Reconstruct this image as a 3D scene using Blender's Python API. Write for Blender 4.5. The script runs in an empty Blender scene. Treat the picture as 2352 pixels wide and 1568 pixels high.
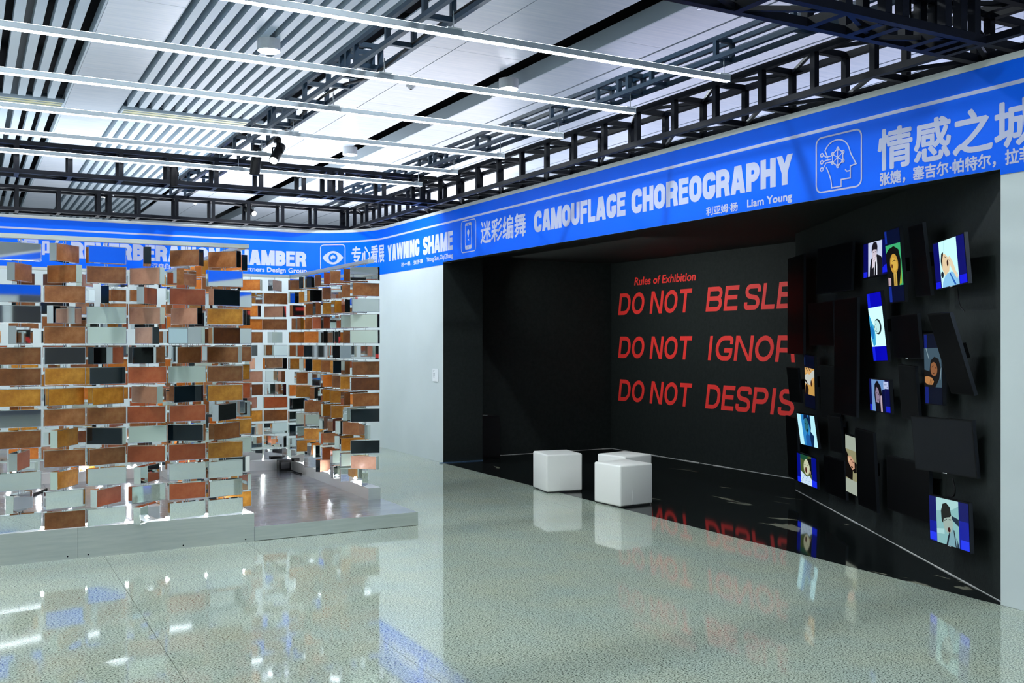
import bpy, bmesh, math, random
from mathutils import Vector, Matrix, Euler
random.seed(7)
S = bpy.context.scene
COL = S.collection
PI = math.pi
R = math.radians

# ------------------------------------------------------------------ camera, world, exposure
CAM_H = 1.6
cam = bpy.data.cameras.new('camera')
cam.sensor_width = 36.0
cam.lens = 36.0 * 2273.0 / 2352.0
cam.clip_end = 200
camo = bpy.data.objects.new('camera', cam)
COL.objects.link(camo)
camo.location = (0, 0, CAM_H)
camo.rotation_euler = (R(90), 0, -math.atan2(1253, 2273))
S.camera = camo
W = bpy.data.worlds.new('world')
S.world = W
W.use_nodes = True
W.node_tree.nodes['Background'].inputs[0].default_value = (0.75, 0.85, 1.0, 1)
W.node_tree.nodes['Background'].inputs[1].default_value = 0.25
S.view_settings.view_transform = 'Standard'
S.view_settings.look = 'None'
S.view_settings.gamma = 1
S.view_settings.use_curve_mapping = False
S.view_settings.exposure = 0.0
S.cycles.max_bounces = 10
S.cycles.glossy_bounces = 8
S.cycles.sample_clamp_indirect = 8
S.cycles.use_denoising = True

LAMP_DOWN, LAMP_FILL, LED = 26.0, 9.0, 420.0
DOWNLIGHT = 680.0

def area(name, loc, sx, sy, power, rot=(0, 0, 0), col=(0.86, 0.92, 1.0)):
    d = bpy.data.lights.new(name, 'AREA')
    d.shape = 'RECTANGLE'; d.size = sx; d.size_y = sy; d.energy = power; d.color = col
    o = bpy.data.objects.new(name, d); COL.objects.link(o)
    o.location = loc; o.rotation_euler = rot
    return o
# added fill lights, unseen behind the partition walls, shining up to brighten the ceiling
area('ceiling_fill_light', (-1, 21.0, 2.6), 16, 1.5, 600, (PI, 0, 0))
area('ceiling_fill_light', (14.0, 12.0, 3.0), 1.5, 20, 800, (PI, 0, 0), (0.72, 0.74, 1.0))
area('ceiling_fill_light', (9, 24.0, 2.6), 10, 6, 1200, (PI, 0, 0), (0.9, 0.9, 1.0))

# added fill lights that brighten the back wall and the curved corner
area('wall_fill_light', (-2.5, 12.3, 3.5), 9, .25, 85, (R(72), 0, 0))
area('wall_fill_light', (4.2, 12.6, 3.5), 2.0, .25, 40, (R(65), 0, R(-38)))
area('alcove_fill_light', (6.5, 10.4, 2.68), 0.2, 3.0, 17, (0, R(-62), 0), (0.92, 0.97, 0.97)).data.spread = R(120)  # added fill light that brightens the red lettering

# ------------------------------------------------------------------ materials
MATS = {}
def mat(name, col=(0.8, 0.8, 0.8), rough=0.5, metal=0.0, emit=None, es=0.0, spec=0.5, coat=0.0, coat_r=0.05):
    if name in MATS: return MATS[name]
    m = bpy.data.materials.new(name); m.use_nodes = True
    b = m.node_tree.nodes['Principled BSDF']
    b.inputs['Base Color'].default_value = (*col, 1)
    b.inputs['Roughness'].default_value = rough
    b.inputs['Metallic'].default_value = metal
    b.inputs['Specular IOR Level'].default_value = spec
    b.inputs['Coat Weight'].default_value = coat
    b.inputs['Coat Roughness'].default_value = coat_r
    if emit:
        b.inputs['Emission Color'].default_value = (*emit, 1)
        b.inputs['Emission Strength'].default_value = es
    MATS[name] = m
    return m
def nodes(m):
    nt = m.node_tree
    return nt, nt.nodes, nt.links, nt.nodes['Principled BSDF']
def noise_col(m, scale, cols, pos=None, detail=4, vec='object', stretch=(1, 1, 1), dist=0.0, rough=0.6):
    """colour ramp over noise into the base colour"""
    nt, N, L, b = nodes(m)
    if vec == 'world':
        tc = N.new('ShaderNodeNewGeometry'); src = tc.outputs['Position']
    else:
        tc = N.new('ShaderNodeTexCoord'); src = tc.outputs['Object']
    mp = N.new('ShaderNodeMapping'); mp.inputs['Scale'].default_value = stretch
    L.new(src, mp.inputs['Vector'])
    n = N.new('ShaderNodeTexNoise'); n.inputs['Scale'].default_value = scale
    n.inputs['Detail'].default_value = detail; n.inputs['Distortion'].default_value = dist
    n.inputs['Roughness'].default_value = rough
    L.new(mp.outputs[0], n.inputs['Vector'])
    r = N.new('ShaderNodeValToRGB')
    pos = pos or [0.3 + 0.4 * i / (len(cols) - 1) for i in range(len(cols))]
    while len(r.color_ramp.elements) < len(cols): r.color_ramp.elements.new(0.5)
    for e, c, p in zip(r.color_ramp.elements, cols, pos):
        e.position = p; e.color = (*c, 1)
    L.new(n.outputs['Fac'], r.inputs['Fac'])
    L.new(r.outputs['Color'], b.inputs['Base Color'])
    return n, r, mp
def add_bump(m, scale, strength, dist=0.01, stretch=(1, 1, 1), detail=3):
    nt, N, L, b = nodes(m)
    tc = N.new('ShaderNodeNewGeometry'); mp = N.new('ShaderNodeMapping'); mp.inputs['Scale'].default_value = stretch
    n = N.new('ShaderNodeTexNoise'); n.inputs['Scale'].default_value = scale; n.inputs['Detail'].default_value = detail
    bp = N.new('ShaderNodeBump'); bp.inputs['Strength'].default_value = strength; bp.inputs['Distance'].default_value = dist
    L.new(tc.outputs['Position'], mp.inputs[0]); L.new(mp.outputs[0], n.inputs['Vector'])
    L.new(n.outputs['Fac'], bp.inputs['Height']); L.new(bp.outputs[0], b.inputs['Normal'])

# granite floor
granite = mat('granite', rough=0.045, spec=0.62)
nt, N, L, b = nodes(granite)
geo = N.new('ShaderNodeNewGeometry')
mp = N.new('ShaderNodeMapping'); mp.inputs['Scale'].default_value = (1.0, 1.6, 1.0)
L.new(geo.outputs['Position'], mp.inputs[0])
n1 = N.new('ShaderNodeTexNoise'); n1.inputs['Scale'].default_value = 92; n1.inputs['Detail'].default_value = 2.0
n2 = N.new('ShaderNodeTexNoise'); n2.inputs['Scale'].default_value = 2.2; n2.inputs['Detail'].default_value = 3
n3 = N.new('ShaderNodeTexNoise'); n3.inputs['Scale'].default_value = 150; n3.inputs['Detail'].default_value = 1.5
for n in (n1, n3): L.new(mp.outputs[0], n.inputs['Vector'])
L.new(geo.outputs['Position'], n2.inputs['Vector'])
r1 = N.new('ShaderNodeValToRGB')
for _ in range(2): r1.color_ramp.elements.new(0.5)
for e, p, c in zip(r1.color_ramp.elements, (0.31, 0.385, 0.46, 0.64), ((0.02, 0.03, 0.022), (0.13, 0.16, 0.13), (0.37, 0.42, 0.36), (0.56, 0.61, 0.52))):
    e.position = p; e.color = (*c, 1)
r3 = N.new('ShaderNodeValToRGB')
r3.color_ramp.elements[0].position = 0.34; r3.color_ramp.elements[0].color = (0.35, 0.36, 0.34, 1)
r3.color_ramp.elements[1].position = 0.47; r3.color_ramp.elements[1].color = (1, 1, 1, 1)
mm = N.new('ShaderNodeMix'); mm.data_type = 'RGBA'; mm.blend_type = 'MULTIPLY'; mm.inputs[0].default_value = 1.0
L.new(n1.outputs['Fac'], r1.inputs[0]); L.new(n3.outputs['Fac'], r3.inputs[0])
L.new(r1.outputs[0], mm.inputs[6]); L.new(r3.outputs[0], mm.inputs[7])
r2 = N.new('ShaderNodeValToRGB')
r2.color_ramp.elements[0].position = 0.3; r2.color_ramp.elements[0].color = (0.9, 0.96, 0.97, 1)
r2.color_ramp.elements[1].position = 0.7; r2.color_ramp.elements[1].color = (1.0, 0.98, 0.9, 1)
L.new(n2.outputs['Fac'], r2.inputs[0])
m2 = N.new('ShaderNodeMix'); m2.data_type = 'RGBA'; m2.blend_type = 'MULTIPLY'; m2.inputs[0].default_value = 1.0
L.new(mm.outputs[2], m2.inputs[6]); L.new(r2.outputs[0], m2.inputs[7])
L.new(m2.outputs[2], b.inputs['Base Color'])
grout = mat('grout', (0.10, 0.10, 0.09), 0.8)

white_wall = mat('white_wall', (0.60, 0.62, 0.63), 0.55)
noise_col(white_wall, 1.2, [(0.53, 0.59, 0.59), (0.57, 0.63, 0.63)], vec='world')
cap_mat = mat('wall_cap', (0.55, 0.58, 0.57), 0.6)
blue = mat('banner_blue', (0.0, 0.125, 0.90), 0.5, spec=0.12)
letter = mat('banner_letter', (0.47, 0.50, 0.68), 0.6, spec=0.15)
black_wall = mat('alcove_black', (0.014, 0.020, 0.019), 0.7, spec=0.3)
noise_col(black_wall, 26, [(0.005, 0.0085, 0.008), (0.0105, 0.0155, 0.0145)], vec='world')
add_bump(black_wall, 60, 0.25, 0.004)
black_floor = mat('alcove_floor', (0.006, 0.008, 0.008), 0.05, spec=0.5)
noise_col(black_floor, 1.1, [(0.006, 0.008, 0.008), (0.007, 0.009, 0.009), (0.20, 0.20, 0.15)], pos=[0.3, 0.635, 0.655], vec='world', stretch=(2.4, 0.9, 1), detail=9, dist=0.6, rough=0.62)
red = mat('red_paint', (0.95, 0.042, 0.035), 0.5)
truss_black = mat('truss_black', (0.003, 0.004, 0.008), 0.4, spec=0.15)
truss_blue = mat('truss_bluegrey', (0.010, 0.024, 0.045), 0.38, spec=0.3)
bolt_mat = mat('bolt_zinc', (0.7, 0.72, 0.75), 0.25, 0.9)
slat_mat = mat('slat_white', (0.50, 0.60, 0.66), 0.4)
slat_mat2 = slat_mat
panel_mat = mat('ceiling_panel', (0.72, 0.75, 0.80), 0.30, spec=0.6)
n, r, mp = noise_col(panel_mat, 3, [(0.52, 0.60, 0.68), (0.66, 0.71, 0.76)], vec='world', stretch=(0.5, 6, 1), detail=3)
plenum = mat('plenum_black', (0.008, 0.009, 0.012), 0.9)
pipe_grey = mat('duct_grey', (0.10, 0.13, 0.15), 0.5)
cream = mat('vent_cream', (0.50, 0.50, 0.27), 0.5)
lamp_body = mat('lamp_housing', (0.42, 0.47, 0.52), 0.35, 0.4)
lamp_down = mat('lamp_diffuser', (0.9, 0.95, 1.0), 0.5, emit=(0.86, 0.93, 1.0), es=LAMP_DOWN)
lamp_fill = mat('lamp_fill_glow', (0.9, 0.95, 1.0), 0.5, emit=(0.80, 0.90, 1.0), es=LAMP_FILL)  # glow added on top of the pendants to brighten the ceiling
dl_body = mat('downlight_white', (0.75, 0.78, 0.80), 0.4)
dl_face = mat('downlight_face', (1, 1, 1), 0.5, emit=(0.88, 0.96, 1.0), es=DOWNLIGHT)
lens_lit = mat('spot_lens', (1, 1, 1), 0.5, emit=(0.95, 1.0, 1.0), es=5.0)
alu = mat('brushed_aluminium', (0.50, 0.53, 0.50), 0.42, 0.75)
noise_col(alu, 4, [(0.52, 0.57, 0.53), (0.62, 0.65, 0.60)], vec='world', stretch=(1, 1, 14))
steel_floor = mat('steel_plate', (0.42, 0.43, 0.46), 0.24, 0.95)
noise_col(steel_floor, 2.2, [(0.42, 0.43, 0.46), (0.64, 0.64, 0.66)], vec='world', stretch=(1, 4, 1))
add_bump(steel_floor, 5, 0.22, 0.02, (1, 3, 1), 2)
steel_rail = mat('polished_rail', (0.74, 0.75, 0.74), 0.34, 0.8)
rail_top = mat('satin_rail_top', (0.70, 0.72, 0.72), 0.45, 0.35)
rod_mat = mat('steel_rod', (0.6, 0.62, 0.62), 0.25, 0.9)
led_mat = mat('led_face', (1, 1, 1), 0.5, emit=(0.93, 0.97, 1.0), es=LED)
stool_mat = mat('stool_leather', (0.80, 0.80, 0.76), 0.42, spec=0.4)
add_bump(stool_mat, 5, 0.35, 0.012, (1, 1, 1), 2)
stool_shade = mat('stool_shade', (0.02, 0.02, 0.02), 0.6)
tv_case = mat('tv_case', (0.003, 0.003, 0.0035), 0.4, spec=0.12)
tv_glass = mat('tv_glass_off', (0.0015, 0.0015, 0.002), 0.3, spec=0.06)
tv_edge = mat('tv_edge', (0.03, 0.035, 0.045), 0.3, 0.3)
caulk = mat('caulk_line', (0.60, 0.60, 0.58), 0.6)
plastic_black = mat('plastic_black', (0.004, 0.004, 0.005), 0.45, spec=0.15)
plastic_white = mat('plastic_white', (0.75, 0.78, 0.80), 0.4)

def scr(hexs, k=1.0):
    key = 'screen_' + hexs + ('_%d' % int(k * 10))
    if key in MATS: return MATS[key]
    c = [int(hexs[i:i + 2], 16) / 255 for i in (0, 2, 4)]
    c = [x / 12.92 if x < 0.04045 else ((x + 0.055) / 1.055) ** 2.4 for x in c]
    return mat(key, (0.0, 0.0, 0.0), 0.3, emit=tuple(c), es=k, spec=0.2)

def rust(name, c1, c2, c3, metal=0.35, rough=0.3):
    m = mat(name, c1, rough, metal, coat=0.18, coat_r=0.1)
    noise_col(m, 14, [tuple(x * k for x, k in zip(c, (.82, .74, .62))) for c in (c1, c2, c3)], vec='object', detail=6, rough=0.7)
    nt, N, L, b = nodes(m)
    oi = N.new('ShaderNodeObjectInfo')
    hs = N.new('ShaderNodeHueSaturation')
    ma = N.new('ShaderNodeMapRange'); ma.inputs[3].default_value = 0.85; ma.inputs[4].default_value = 1.6
    L.new(oi.outputs['Random'], ma.inputs[0]); L.new(ma.outputs[0], hs.inputs['Value'])
    src = b.inputs['Base Color'].links[0].from_socket
    L.new(src, hs.inputs['Color']); L.new(hs.outputs[0], b.inputs['Base Color'])
    return m
BR = {
    'O': rust('rust_orange', (0.60, 0.17, 0.02), (0.74, 0.24, 0.04), (0.85, 0.34, 0.07)),
    'B': rust('rust_brown', (0.22, 0.085, 0.03), (0.31, 0.13, 0.05), (0.40, 0.20, 0.09)),
    'A': rust('rust_amber', (0.36, 0.14, 0.015), (0.50, 0.23, 0.03), (0.66, 0.34, 0.06)),
    'T': rust('rust_terracotta', (0.34, 0.085, 0.035), (0.42, 0.115, 0.05), (0.46, 0.15, 0.07)),
    'P': rust('rust_rose', (0.40, 0.22, 0.18), (0.48, 0.28, 0.22), (0.52, 0.32, 0.26)),
    'D': rust('rust_dark', (0.10, 0.04, 0.02), (0.16, 0.06, 0.025), (0.22, 0.09, 0.03)),
    'M': mat('mirror_steel', (0.90, 0.93, 0.93), 0.025, 1.0),
    'W': mat('pale_reflection', (0.55, 0.66, 0.58), 0.16, 0.25, coat=0.5),  # white wall's reflection put into the colour of a mirror brick
    'K': mat('dark_reflection', (0.006, 0.012, 0.016), 0.06, 0.0, spec=0.6),  # dark booth's reflection put into the colour of a mirror brick
}

# ------------------------------------------------------------------ mesh helpers
class MB:
    def __init__(s): s.v = []; s.f = []; s.mi = []; s.mats = []
    def m(s, material):
        if material not in s.mats: s.mats.append(material)
        return s.mats.index(material)
    def face(s, pts, material):
        k = len(s.v); s.v += [tuple(p) for p in pts]
        s.f.append(tuple(range(k, k + len(pts)))); s.mi.append(s.m(material))
    def box(s, x0, x1, y0, y1, z0, z1, material, skip=''):
        k = len(s.v)
        s.v += [(x, y, z) for z in (z0, z1) for y in (y0, y1) for x in (x0, x1)]
        F = {'b': (0, 2, 3, 1), 't': (4, 5, 7, 6), 'f': (0, 1, 5, 4), 'k': (2, 6, 7, 3), 'l': (0, 4, 6, 2), 'r': (1, 3, 7, 5)}
        for key, q in F.items():
            if key in skip: continue
            s.f.append(tuple(k + i for i in q))
            s.mi.append(s.m(material[key] if isinstance(material, dict) else material))
    def prism(s, pts, z0, z1, material):
        k = len(s.v); n = len(pts)
        s.v += [(x, y, z0) for x, y in pts] + [(x, y, z1) for x, y in pts]
        a = s.m(material)
        s.f.append(tuple(k + i for i in reversed(range(n)))); s.mi.append(a)
        s.f.append(tuple(k + n + i for i in range(n))); s.mi.append(a)
        for i in range(n):
            j = (i + 1) % n
            s.f.append((k + i, k + j, k + n + j, k + n + i)); s.mi.append(a)
    def tube(s, p0, p1, r0, material, r1=None, n=12, caps=True, capmat=None):
        r1 = r0 if r1 is None else r1
        p0, p1 = Vector(p0), Vector(p1)
        d = (p1 - p0).normalized()
        u = d.orthogonal().normalized(); w = d.cross(u)
        k = len(s.v); a = s.m(material)
        for p, r in ((p0, r0), (p1, r1)):
            for i in range(n):
                t = 2 * PI * i / n
                s.v.append(tuple(p + u * math.cos(t) * r + w * math.sin(t) * r))
        for i in range(n):
            j = (i + 1) % n
            s.f.append((k + i, k + j, k + n + j, k + n + i)); s.mi.append(a)
        if caps:
            s.f.append(tuple(k + i for i in reversed(range(n)))); s.mi.append(a)
            s.f.append(tuple(k + n + i for i in range(n))); s.mi.append(s.m(capmat) if capmat else a)
    def mesh(s, name='mesh'):
        me = bpy.data.meshes.new(name)
        me.from_pydata(s.v, [], s.f)
        for m_ in s.mats: me.materials.append(m_)
        me.polygons.foreach_set('material_index', s.mi)
        me.update()
        return me
    def build(s, name, parent=None, smooth=False, **kw):
        me = s.mesh(name)
        if smooth:
            me.polygons.foreach_set('use_smooth', [True] * len(me.polygons))
        return place(name, me, parent, **kw)
def place(name, me, parent=None, loc=(0, 0, 0), rot=(0, 0, 0), scale=(1, 1, 1)):
    o = bpy.data.objects.new(name, me); COL.objects.link(o)
    o.parent = parent
    o.location = loc; o.rotation_euler = rot; o.scale = scale
    return o
def tag(o, label=None, cat=None, group=None, kind=None):
    if label: o['label'] = label
    if cat: o['category'] = cat
    if group: o['group'] = group
    if kind: o['kind'] = kind
    return o
def thing(name, label, cat, loc=(0, 0, 0), rot=(0, 0, 0), group=None):
    o = place(name, None, None, loc, rot)
    return tag(o, label, cat, group)
BARS = {}
def bar(name, p0, p1, w, material, parent, h=None):
    """square bar between two points, mesh shared by material; parent must stand unrotated"""
    h = h or w
    if material.name not in BARS:
        b_ = MB(); b_.box(-.5, .5, -.5, .5, 0, 1, material); BARS[material.name] = b_.mesh('bar')
    p0, p1 = Vector(p0), Vector(p1)
    d = p1 - p0
    if abs(d.x) < 1e-6 and abs(d.y) < 1e-6: q = Euler((0, 0, 0)) if d.z > 0 else Euler((PI, 0, 0))
    else:
        z = d.normalized(); x = Vector((0, 0, 1)).cross(z).normalized(); y = z.cross(x)
        q = Matrix((x, y, z)).transposed().to_euler()
    base = parent.location if parent else Vector((0, 0, 0))
    return place(name, BARS[material.name], parent, p0 - base, q, (w, h, d.length))

# ------------------------------------------------------------------ lettering
def rounded(pts, r, close=False, seg=6):
    """polyline with rounded corners; pts may be (x,y) or (x,y,0) for a sharp corner"""
    out = []; n = len(pts)
    for i, p in enumerate(pts):
        sharp = len(p) > 2
        P = Vector(p[:2])
        if not close and i in (0, n - 1) or sharp: out.append(P); continue
        A = Vector(pts[(i - 1) % n][:2]) - P; B = Vector(pts[(i + 1) % n][:2]) - P
        rr = min(r, A.length * 0.5, B.length * 0.5)
        a = P + A.normalized() * rr; c = P + B.normalized() * rr
        for k in range(seg + 1):
            t = k / seg
            # conic through a, P, c that approximates a circle arc
            wgt = 0.7071
            den = (1 - t) ** 2 + 2 * wgt * t * (1 - t) + t * t
            out.append((a * (1 - t) ** 2 + P * 2 * wgt * t * (1 - t) + c * t * t) / den)
    res = [out[0]]
    for p in out[1:]:
        if (p - res[-1]).length > 1e-5: res.append(p)
    return res
def ribbon(pts, t, close=False):
    """list of quads following pts with width t"""
    n = len(pts); Lf = []; Rt = []
    for i in range(n):
        if close: a, c = pts[(i - 1) % n], pts[(i + 1) % n]
        else: a, c = pts[max(i - 1, 0)], pts[min(i + 1, n - 1)]
        d1 = (pts[i] - a); d2 = (c - pts[i])
        if d1.length < 1e-7: d1 = d2
        if d2.length < 1e-7: d2 = d1
        d1 = d1.normalized(); d2 = d2.normalized()
        n1 = Vector((-d1.y, d1.x)); n2 = Vector((-d2.y, d2.x))
        m_ = (n1 + n2)
        m_ = n1 if m_.length < 1e-4 else m_.normalized()
        k = t / 2 / max(0.5, m_.dot(n1))
        Lf.append(pts[i] + m_ * k); Rt.append(pts[i] - m_ * k)
    q = []
    for i in range(n if close else n - 1):
        j = (i + 1) % n
        q.append([Rt[i], Rt[j], Lf[j], Lf[i]])
    return q
def slab(x0, x1, th, y0=0.0, y1=1.0):
    return [[Vector((x0 - th / 2, y0)), Vector((x0 + th / 2, y0)), Vector((x1 + th / 2, y1)), Vector((x1 - th / 2, y1))]]
WID = dict(C=.92, A=1.0, M=1.2, O=.95, U=.92, F=.76, L=.74, G=.95, E=.78, H=.95, R=.95, P=.88, Y=.98, W=1.4, N=.95, I=.36, S=.9, B=.93, T=.85, V=.98, D=.93, K=.95)
def glyph(ch, w, H, t):
    """quads of one capital, lower left corner at 0,0"""
    h = t / 2; q = []; r = (w - t) * 0.52
    X0, X1, Y0, Y1 = h, w - h, h, H - h
    def sl(a, b_, y0=0.0, y1=None, th=None): return slab(a, b_, th or t, y0, H if y1 is None else y1)
    def hb(a, b_, y): return [[Vector((a, y - h)), Vector((b_, y - h)), Vector((b_, y + h)), Vector((a, y + h))]]
    if ch == 'O': q += ribbon(rounded([(X0, Y0), (X1, Y0), (X1, Y1), (X0, Y1)], r, True), t, True)
    elif ch in 'CG':
        e = .34 * H
        pts = [(X1, H - e), (X1, Y1), (X0, Y1), (X0, Y0), (X1, Y0), (X1, e if ch == 'C' else .5 * H)]
        q += ribbon(rounded(pts, r), t)
        if ch == 'G': q += hb(w * .52, w, .5 * H - h)
    elif ch == 'S':
        pts = [(X1, .70 * H), (X1, Y1), (X0, Y1), (X0, .56 * H), (X1, .44 * H), (X1, Y0), (X0, Y0), (X0, .30 * H)]
        q += ribbon(rounded(pts, r * .95), t)
    elif ch == 'U': q += ribbon(rounded([(X0, H), (X0, Y0), (X1, Y0), (X1, H)], r), t)
    elif ch == 'D':
        q += sl(X0, X0); q += ribbon(rounded([(X0, Y1, 0), (X1, Y1), (X1, Y0), (X0, Y0, 0)], r), t)
    elif ch in 'PR':
        q += sl(X0, X0); q += ribbon(rounded([(X0, Y1, 0), (X1, Y1), (X1, .45 * H), (X0, .45 * H, 0)], r), t)
        if ch == 'R': q += sl(X1 + .02 * w, X1 - .10 * w, 0, .47 * H)
    elif ch == 'B':
        q += sl(X0, X0)
        q += ribbon(rounded([(X0, Y1, 0), (X1 - .03 * w, Y1), (X1 - .03 * w, .52 * H), (X0, .52 * H, 0)], r), t)
        q += ribbon(rounded([(X0, .52 * H, 0), (X1, .52 * H), (X1, Y0), (X0, Y0, 0)], r), t)
    elif ch == 'A':
        q += sl(h, w / 2 - h * .35); q += sl(w - h, w / 2 + h * .35); q += hb(w * .22, w * .78, .27 * H)
    elif ch == 'V': q += sl(w / 2 - h * .35, h); q += sl(w / 2 + h * .35, w - h)
    elif ch == 'M':
        q += sl(X0, X0); q += sl(X1, X1); q += sl(w / 2, X0 + .06 * w, th=t * .9); q += sl(w / 2, X1 - .06 * w, th=t * .9)
    elif ch == 'W':
        a = w * .25
        q += sl(a, h * .9, th=t * .92); q += sl(a, w / 2, th=t * .85); q += sl(w - a, w / 2, th=t * .85); q += sl(w - a, w - h * .9, th=t * .92)
    elif ch == 'N': q += sl(X0, X0); q += sl(X1, X1); q += sl(X1 - .04 * w, X0 + .04 * w, th=t)
    elif ch == 'H': q += sl(X0, X0); q += sl(X1, X1); q += hb(h, w - h, .52 * H)
    elif ch == 'I': q += sl(w / 2, w / 2)
    elif ch == 'T': q += sl(w / 2, w / 2); q += hb(0, w, Y1)
    elif ch in 'EFL':
        q += sl(X0, X0)
        if ch in 'EF': q += hb(h, w, Y1); q += hb(h, w * .92, .53 * H)
        if ch in 'EL': q += hb(h, w, Y0)
    elif ch == 'Y':
        q += sl(w / 2, w / 2, 0, .45 * H); q += sl(w / 2, h, .40 * H, H); q += sl(w / 2, w - h, .40 * H, H)
    elif ch == 'K':
        q += sl(X0, X0); q += sl(X0 + t * .4, w - h, .38 * H, H); q += sl(w - h, w * .42, 0, .58 * H)
    return q
def tidy(poly):
    """convex, counter-clockwise version of a small quad; None when it has no area"""
    P = sorted(set((round(x, 6), round(y, 6)) for x, y in poly))
    if len(P) < 3: return None
    def half(pts):
        h = []
        for p in pts:
            while len(h) > 1 and (h[-1][0] - h[-2][0]) * (p[1] - h[-2][1]) - (h[-1][1] - h[-2][1]) * (p[0] - h[-2][0]) <= 1e-9: h.pop()
            h.append(p)
        return h[:-1]
    H_ = half(P) + half(P[::-1])
    return H_ if len(H_) > 2 else None
def word_quads(txt, u0, u1, v0, H, tk, space=.45, gap=None, shear=0.0):
    """capitals stretched to run from u0 to u1 along the wall; tk is the stroke as a share of the height"""
    t = tk * H
    gap = gap if gap is not None else .09
    tot = sum(space if c == ' ' else WID[c] for c in txt) + gap * (len(txt) - 1)
    k = (u1 - u0) / tot
    x = u0; out = []
    for c in txt:
        if c != ' ':
            w = WID[c] * k
            for lay, q in enumerate(glyph(c, w, H, min(t, w * .40) if c != 'I' else min(t, w * .9))):
                q = tidy([(x + p.x + shear * p.y, v0 + p.y) for p in q])
                if q: out.append((lay, q))
            x += w + gap * k
        else: x += (space + gap) * k
    return out
TXT = {}
def font_tris(txt):
    if txt in TXT: return TXT[txt]
    c = bpy.data.curves.new('lettering_source', 'FONT'); c.body = txt; c.resolution_u = 3
    o = bpy.data.objects.new('lettering_source', c); COL.objects.link(o)
    bpy.context.view_layer.update()
    me = o.evaluated_get(bpy.context.evaluated_depsgraph_get()).to_mesh()
    vs = [(v.co.x, v.co.y) for v in me.vertices]
    fs = [tuple(p.vertices) for p in me.polygons]
    o.evaluated_get(bpy.context.evaluated_depsgraph_get()).to_mesh_clear()
    bpy.data.objects.remove(o); bpy.data.curves.remove(c)
    TXT[txt] = (vs, fs); return TXT[txt]
def font_word(txt, u0, u1, v0, v1, bold=0.0, shear=0.0):
    """font lettering fitted to the box; bold adds shifted copies; returns (polys)"""
    vs, fs = font_tris(txt)
    x0 = min(v[0] for v in vs); x1 = max(v[0] for v in vs); y0 = min(v[1] for v in vs); y1 = max(v[1] for v in vs)
    sx = (u1 - u0) / (x1 - x0); sy = (v1 - v0) / (y1 - y0)
    shifts = [(0, 0)]
    if bold: shifts = [(bold * math.cos(a), bold * math.sin(a)) for a in [i * PI / 5 for i in range(10)]] + [(0, 0)]
    out = []
    for lay, (dx, dy) in enumerate(shifts):
        for f in fs:
            out.append((lay, [(u0 + (vs[i][0] - x0) * sx + dx + shear * (vs[i][1] - y0) * sy, v0 + (vs[i][1] - y0) * sy + dy) for i in f]))
    return out
def print_on(name, polys, mp_, material, parent, off=0.003):
    b_ = MB()
    for i, poly in enumerate(polys):
        lay = i % 60
        if isinstance(poly, tuple): lay, poly = poly
        b_.face([mp_(u, v, off + lay * 0.00004) for u, v in poly], material)
    return b_.build(name, parent)
def line(pts, t, r=0.0, close=False):
    P = rounded(pts, r, close) if r else [Vector(p[:2]) for p in pts]
    return [[(p.x, p.y) for p in q] for q in ribbon(P, t, close)]
def ring(cx, cy, r, t, n=20):
    return line([(cx + r * math.cos(2 * PI * i / n), cy + r * math.sin(2 * PI * i / n)) for i in range(n)], t, 0, True)
def disc(cx, cy, r, n=16, ry=None):
    ry = ry or r
    return [[(cx + r * math.cos(2 * PI * i / n), cy + ry * math.sin(2 * PI * i / n)) for i in range(n)]]

# ------------------------------------------------------------------ floor
GX = [-1.2 + 1.05 * i for i in range(-8, 7)] + [5.5]
GY = [4.0 + 1.09 * i for i in range(-11, 12)]
floor = MB(); floor.box(-9.6, 5.5, -8.0, 20, -0.10, -0.006, grout)
floor = tag(floor.build('floor'), 'pale speckled granite floor of the hall', kind='structure')
rest = MB(); TM = {}
g = 0.0015
for i in range(len(GX) - 1):
    for j in range(len(GY) - 1):
        w, d = GX[i + 1] - GX[i], GY[j + 1] - GY[j]
        if GX[i] >= -3.4 and 0.6 < GY[j] < 15.2:
            key = (round(w, 3), round(d, 3))
            if key not in TM:
                b_ = MB(); b_.box(-w / 2 + g, w / 2 - g, -d / 2 + g, d / 2 - g, -0.012, 0, granite); TM[key] = b_.mesh('floor_tile')
            place('floor_tile', TM[key], floor, (GX[i] + w / 2, GY[j] + d / 2, 0))
        else:
            rest.box(GX[i] + g, GX[i + 1] - g, GY[j] + g, GY[j + 1] - g, -0.012, 0, granite)
rest = rest.build('floor_tile', floor); rest['kind'] = 'stuff'

# alcove floor and far floor
b_ = MB(); b_.prism([(5.5, 3.70), (8.6, 3.70), (8.6, 12.4), (5.5, 12.4)], -0.1, 0.001, black_floor)
tag(b_.build('floor_alcove'), 'glossy black scuffed floor of the dark alcove', kind='structure')
b_ = MB(); b_.box(-9.6, 30, 16.05, 36, -0.1, -0.02, mat('far_floor', (0.4, 0.4, 0.38), 0.3)); b_.box(8.8, 30, -8, 16.05, -0.1, -0.02, MATS['far_floor'])
tag(b_.build('floor_beyond'), kind='structure')

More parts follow.
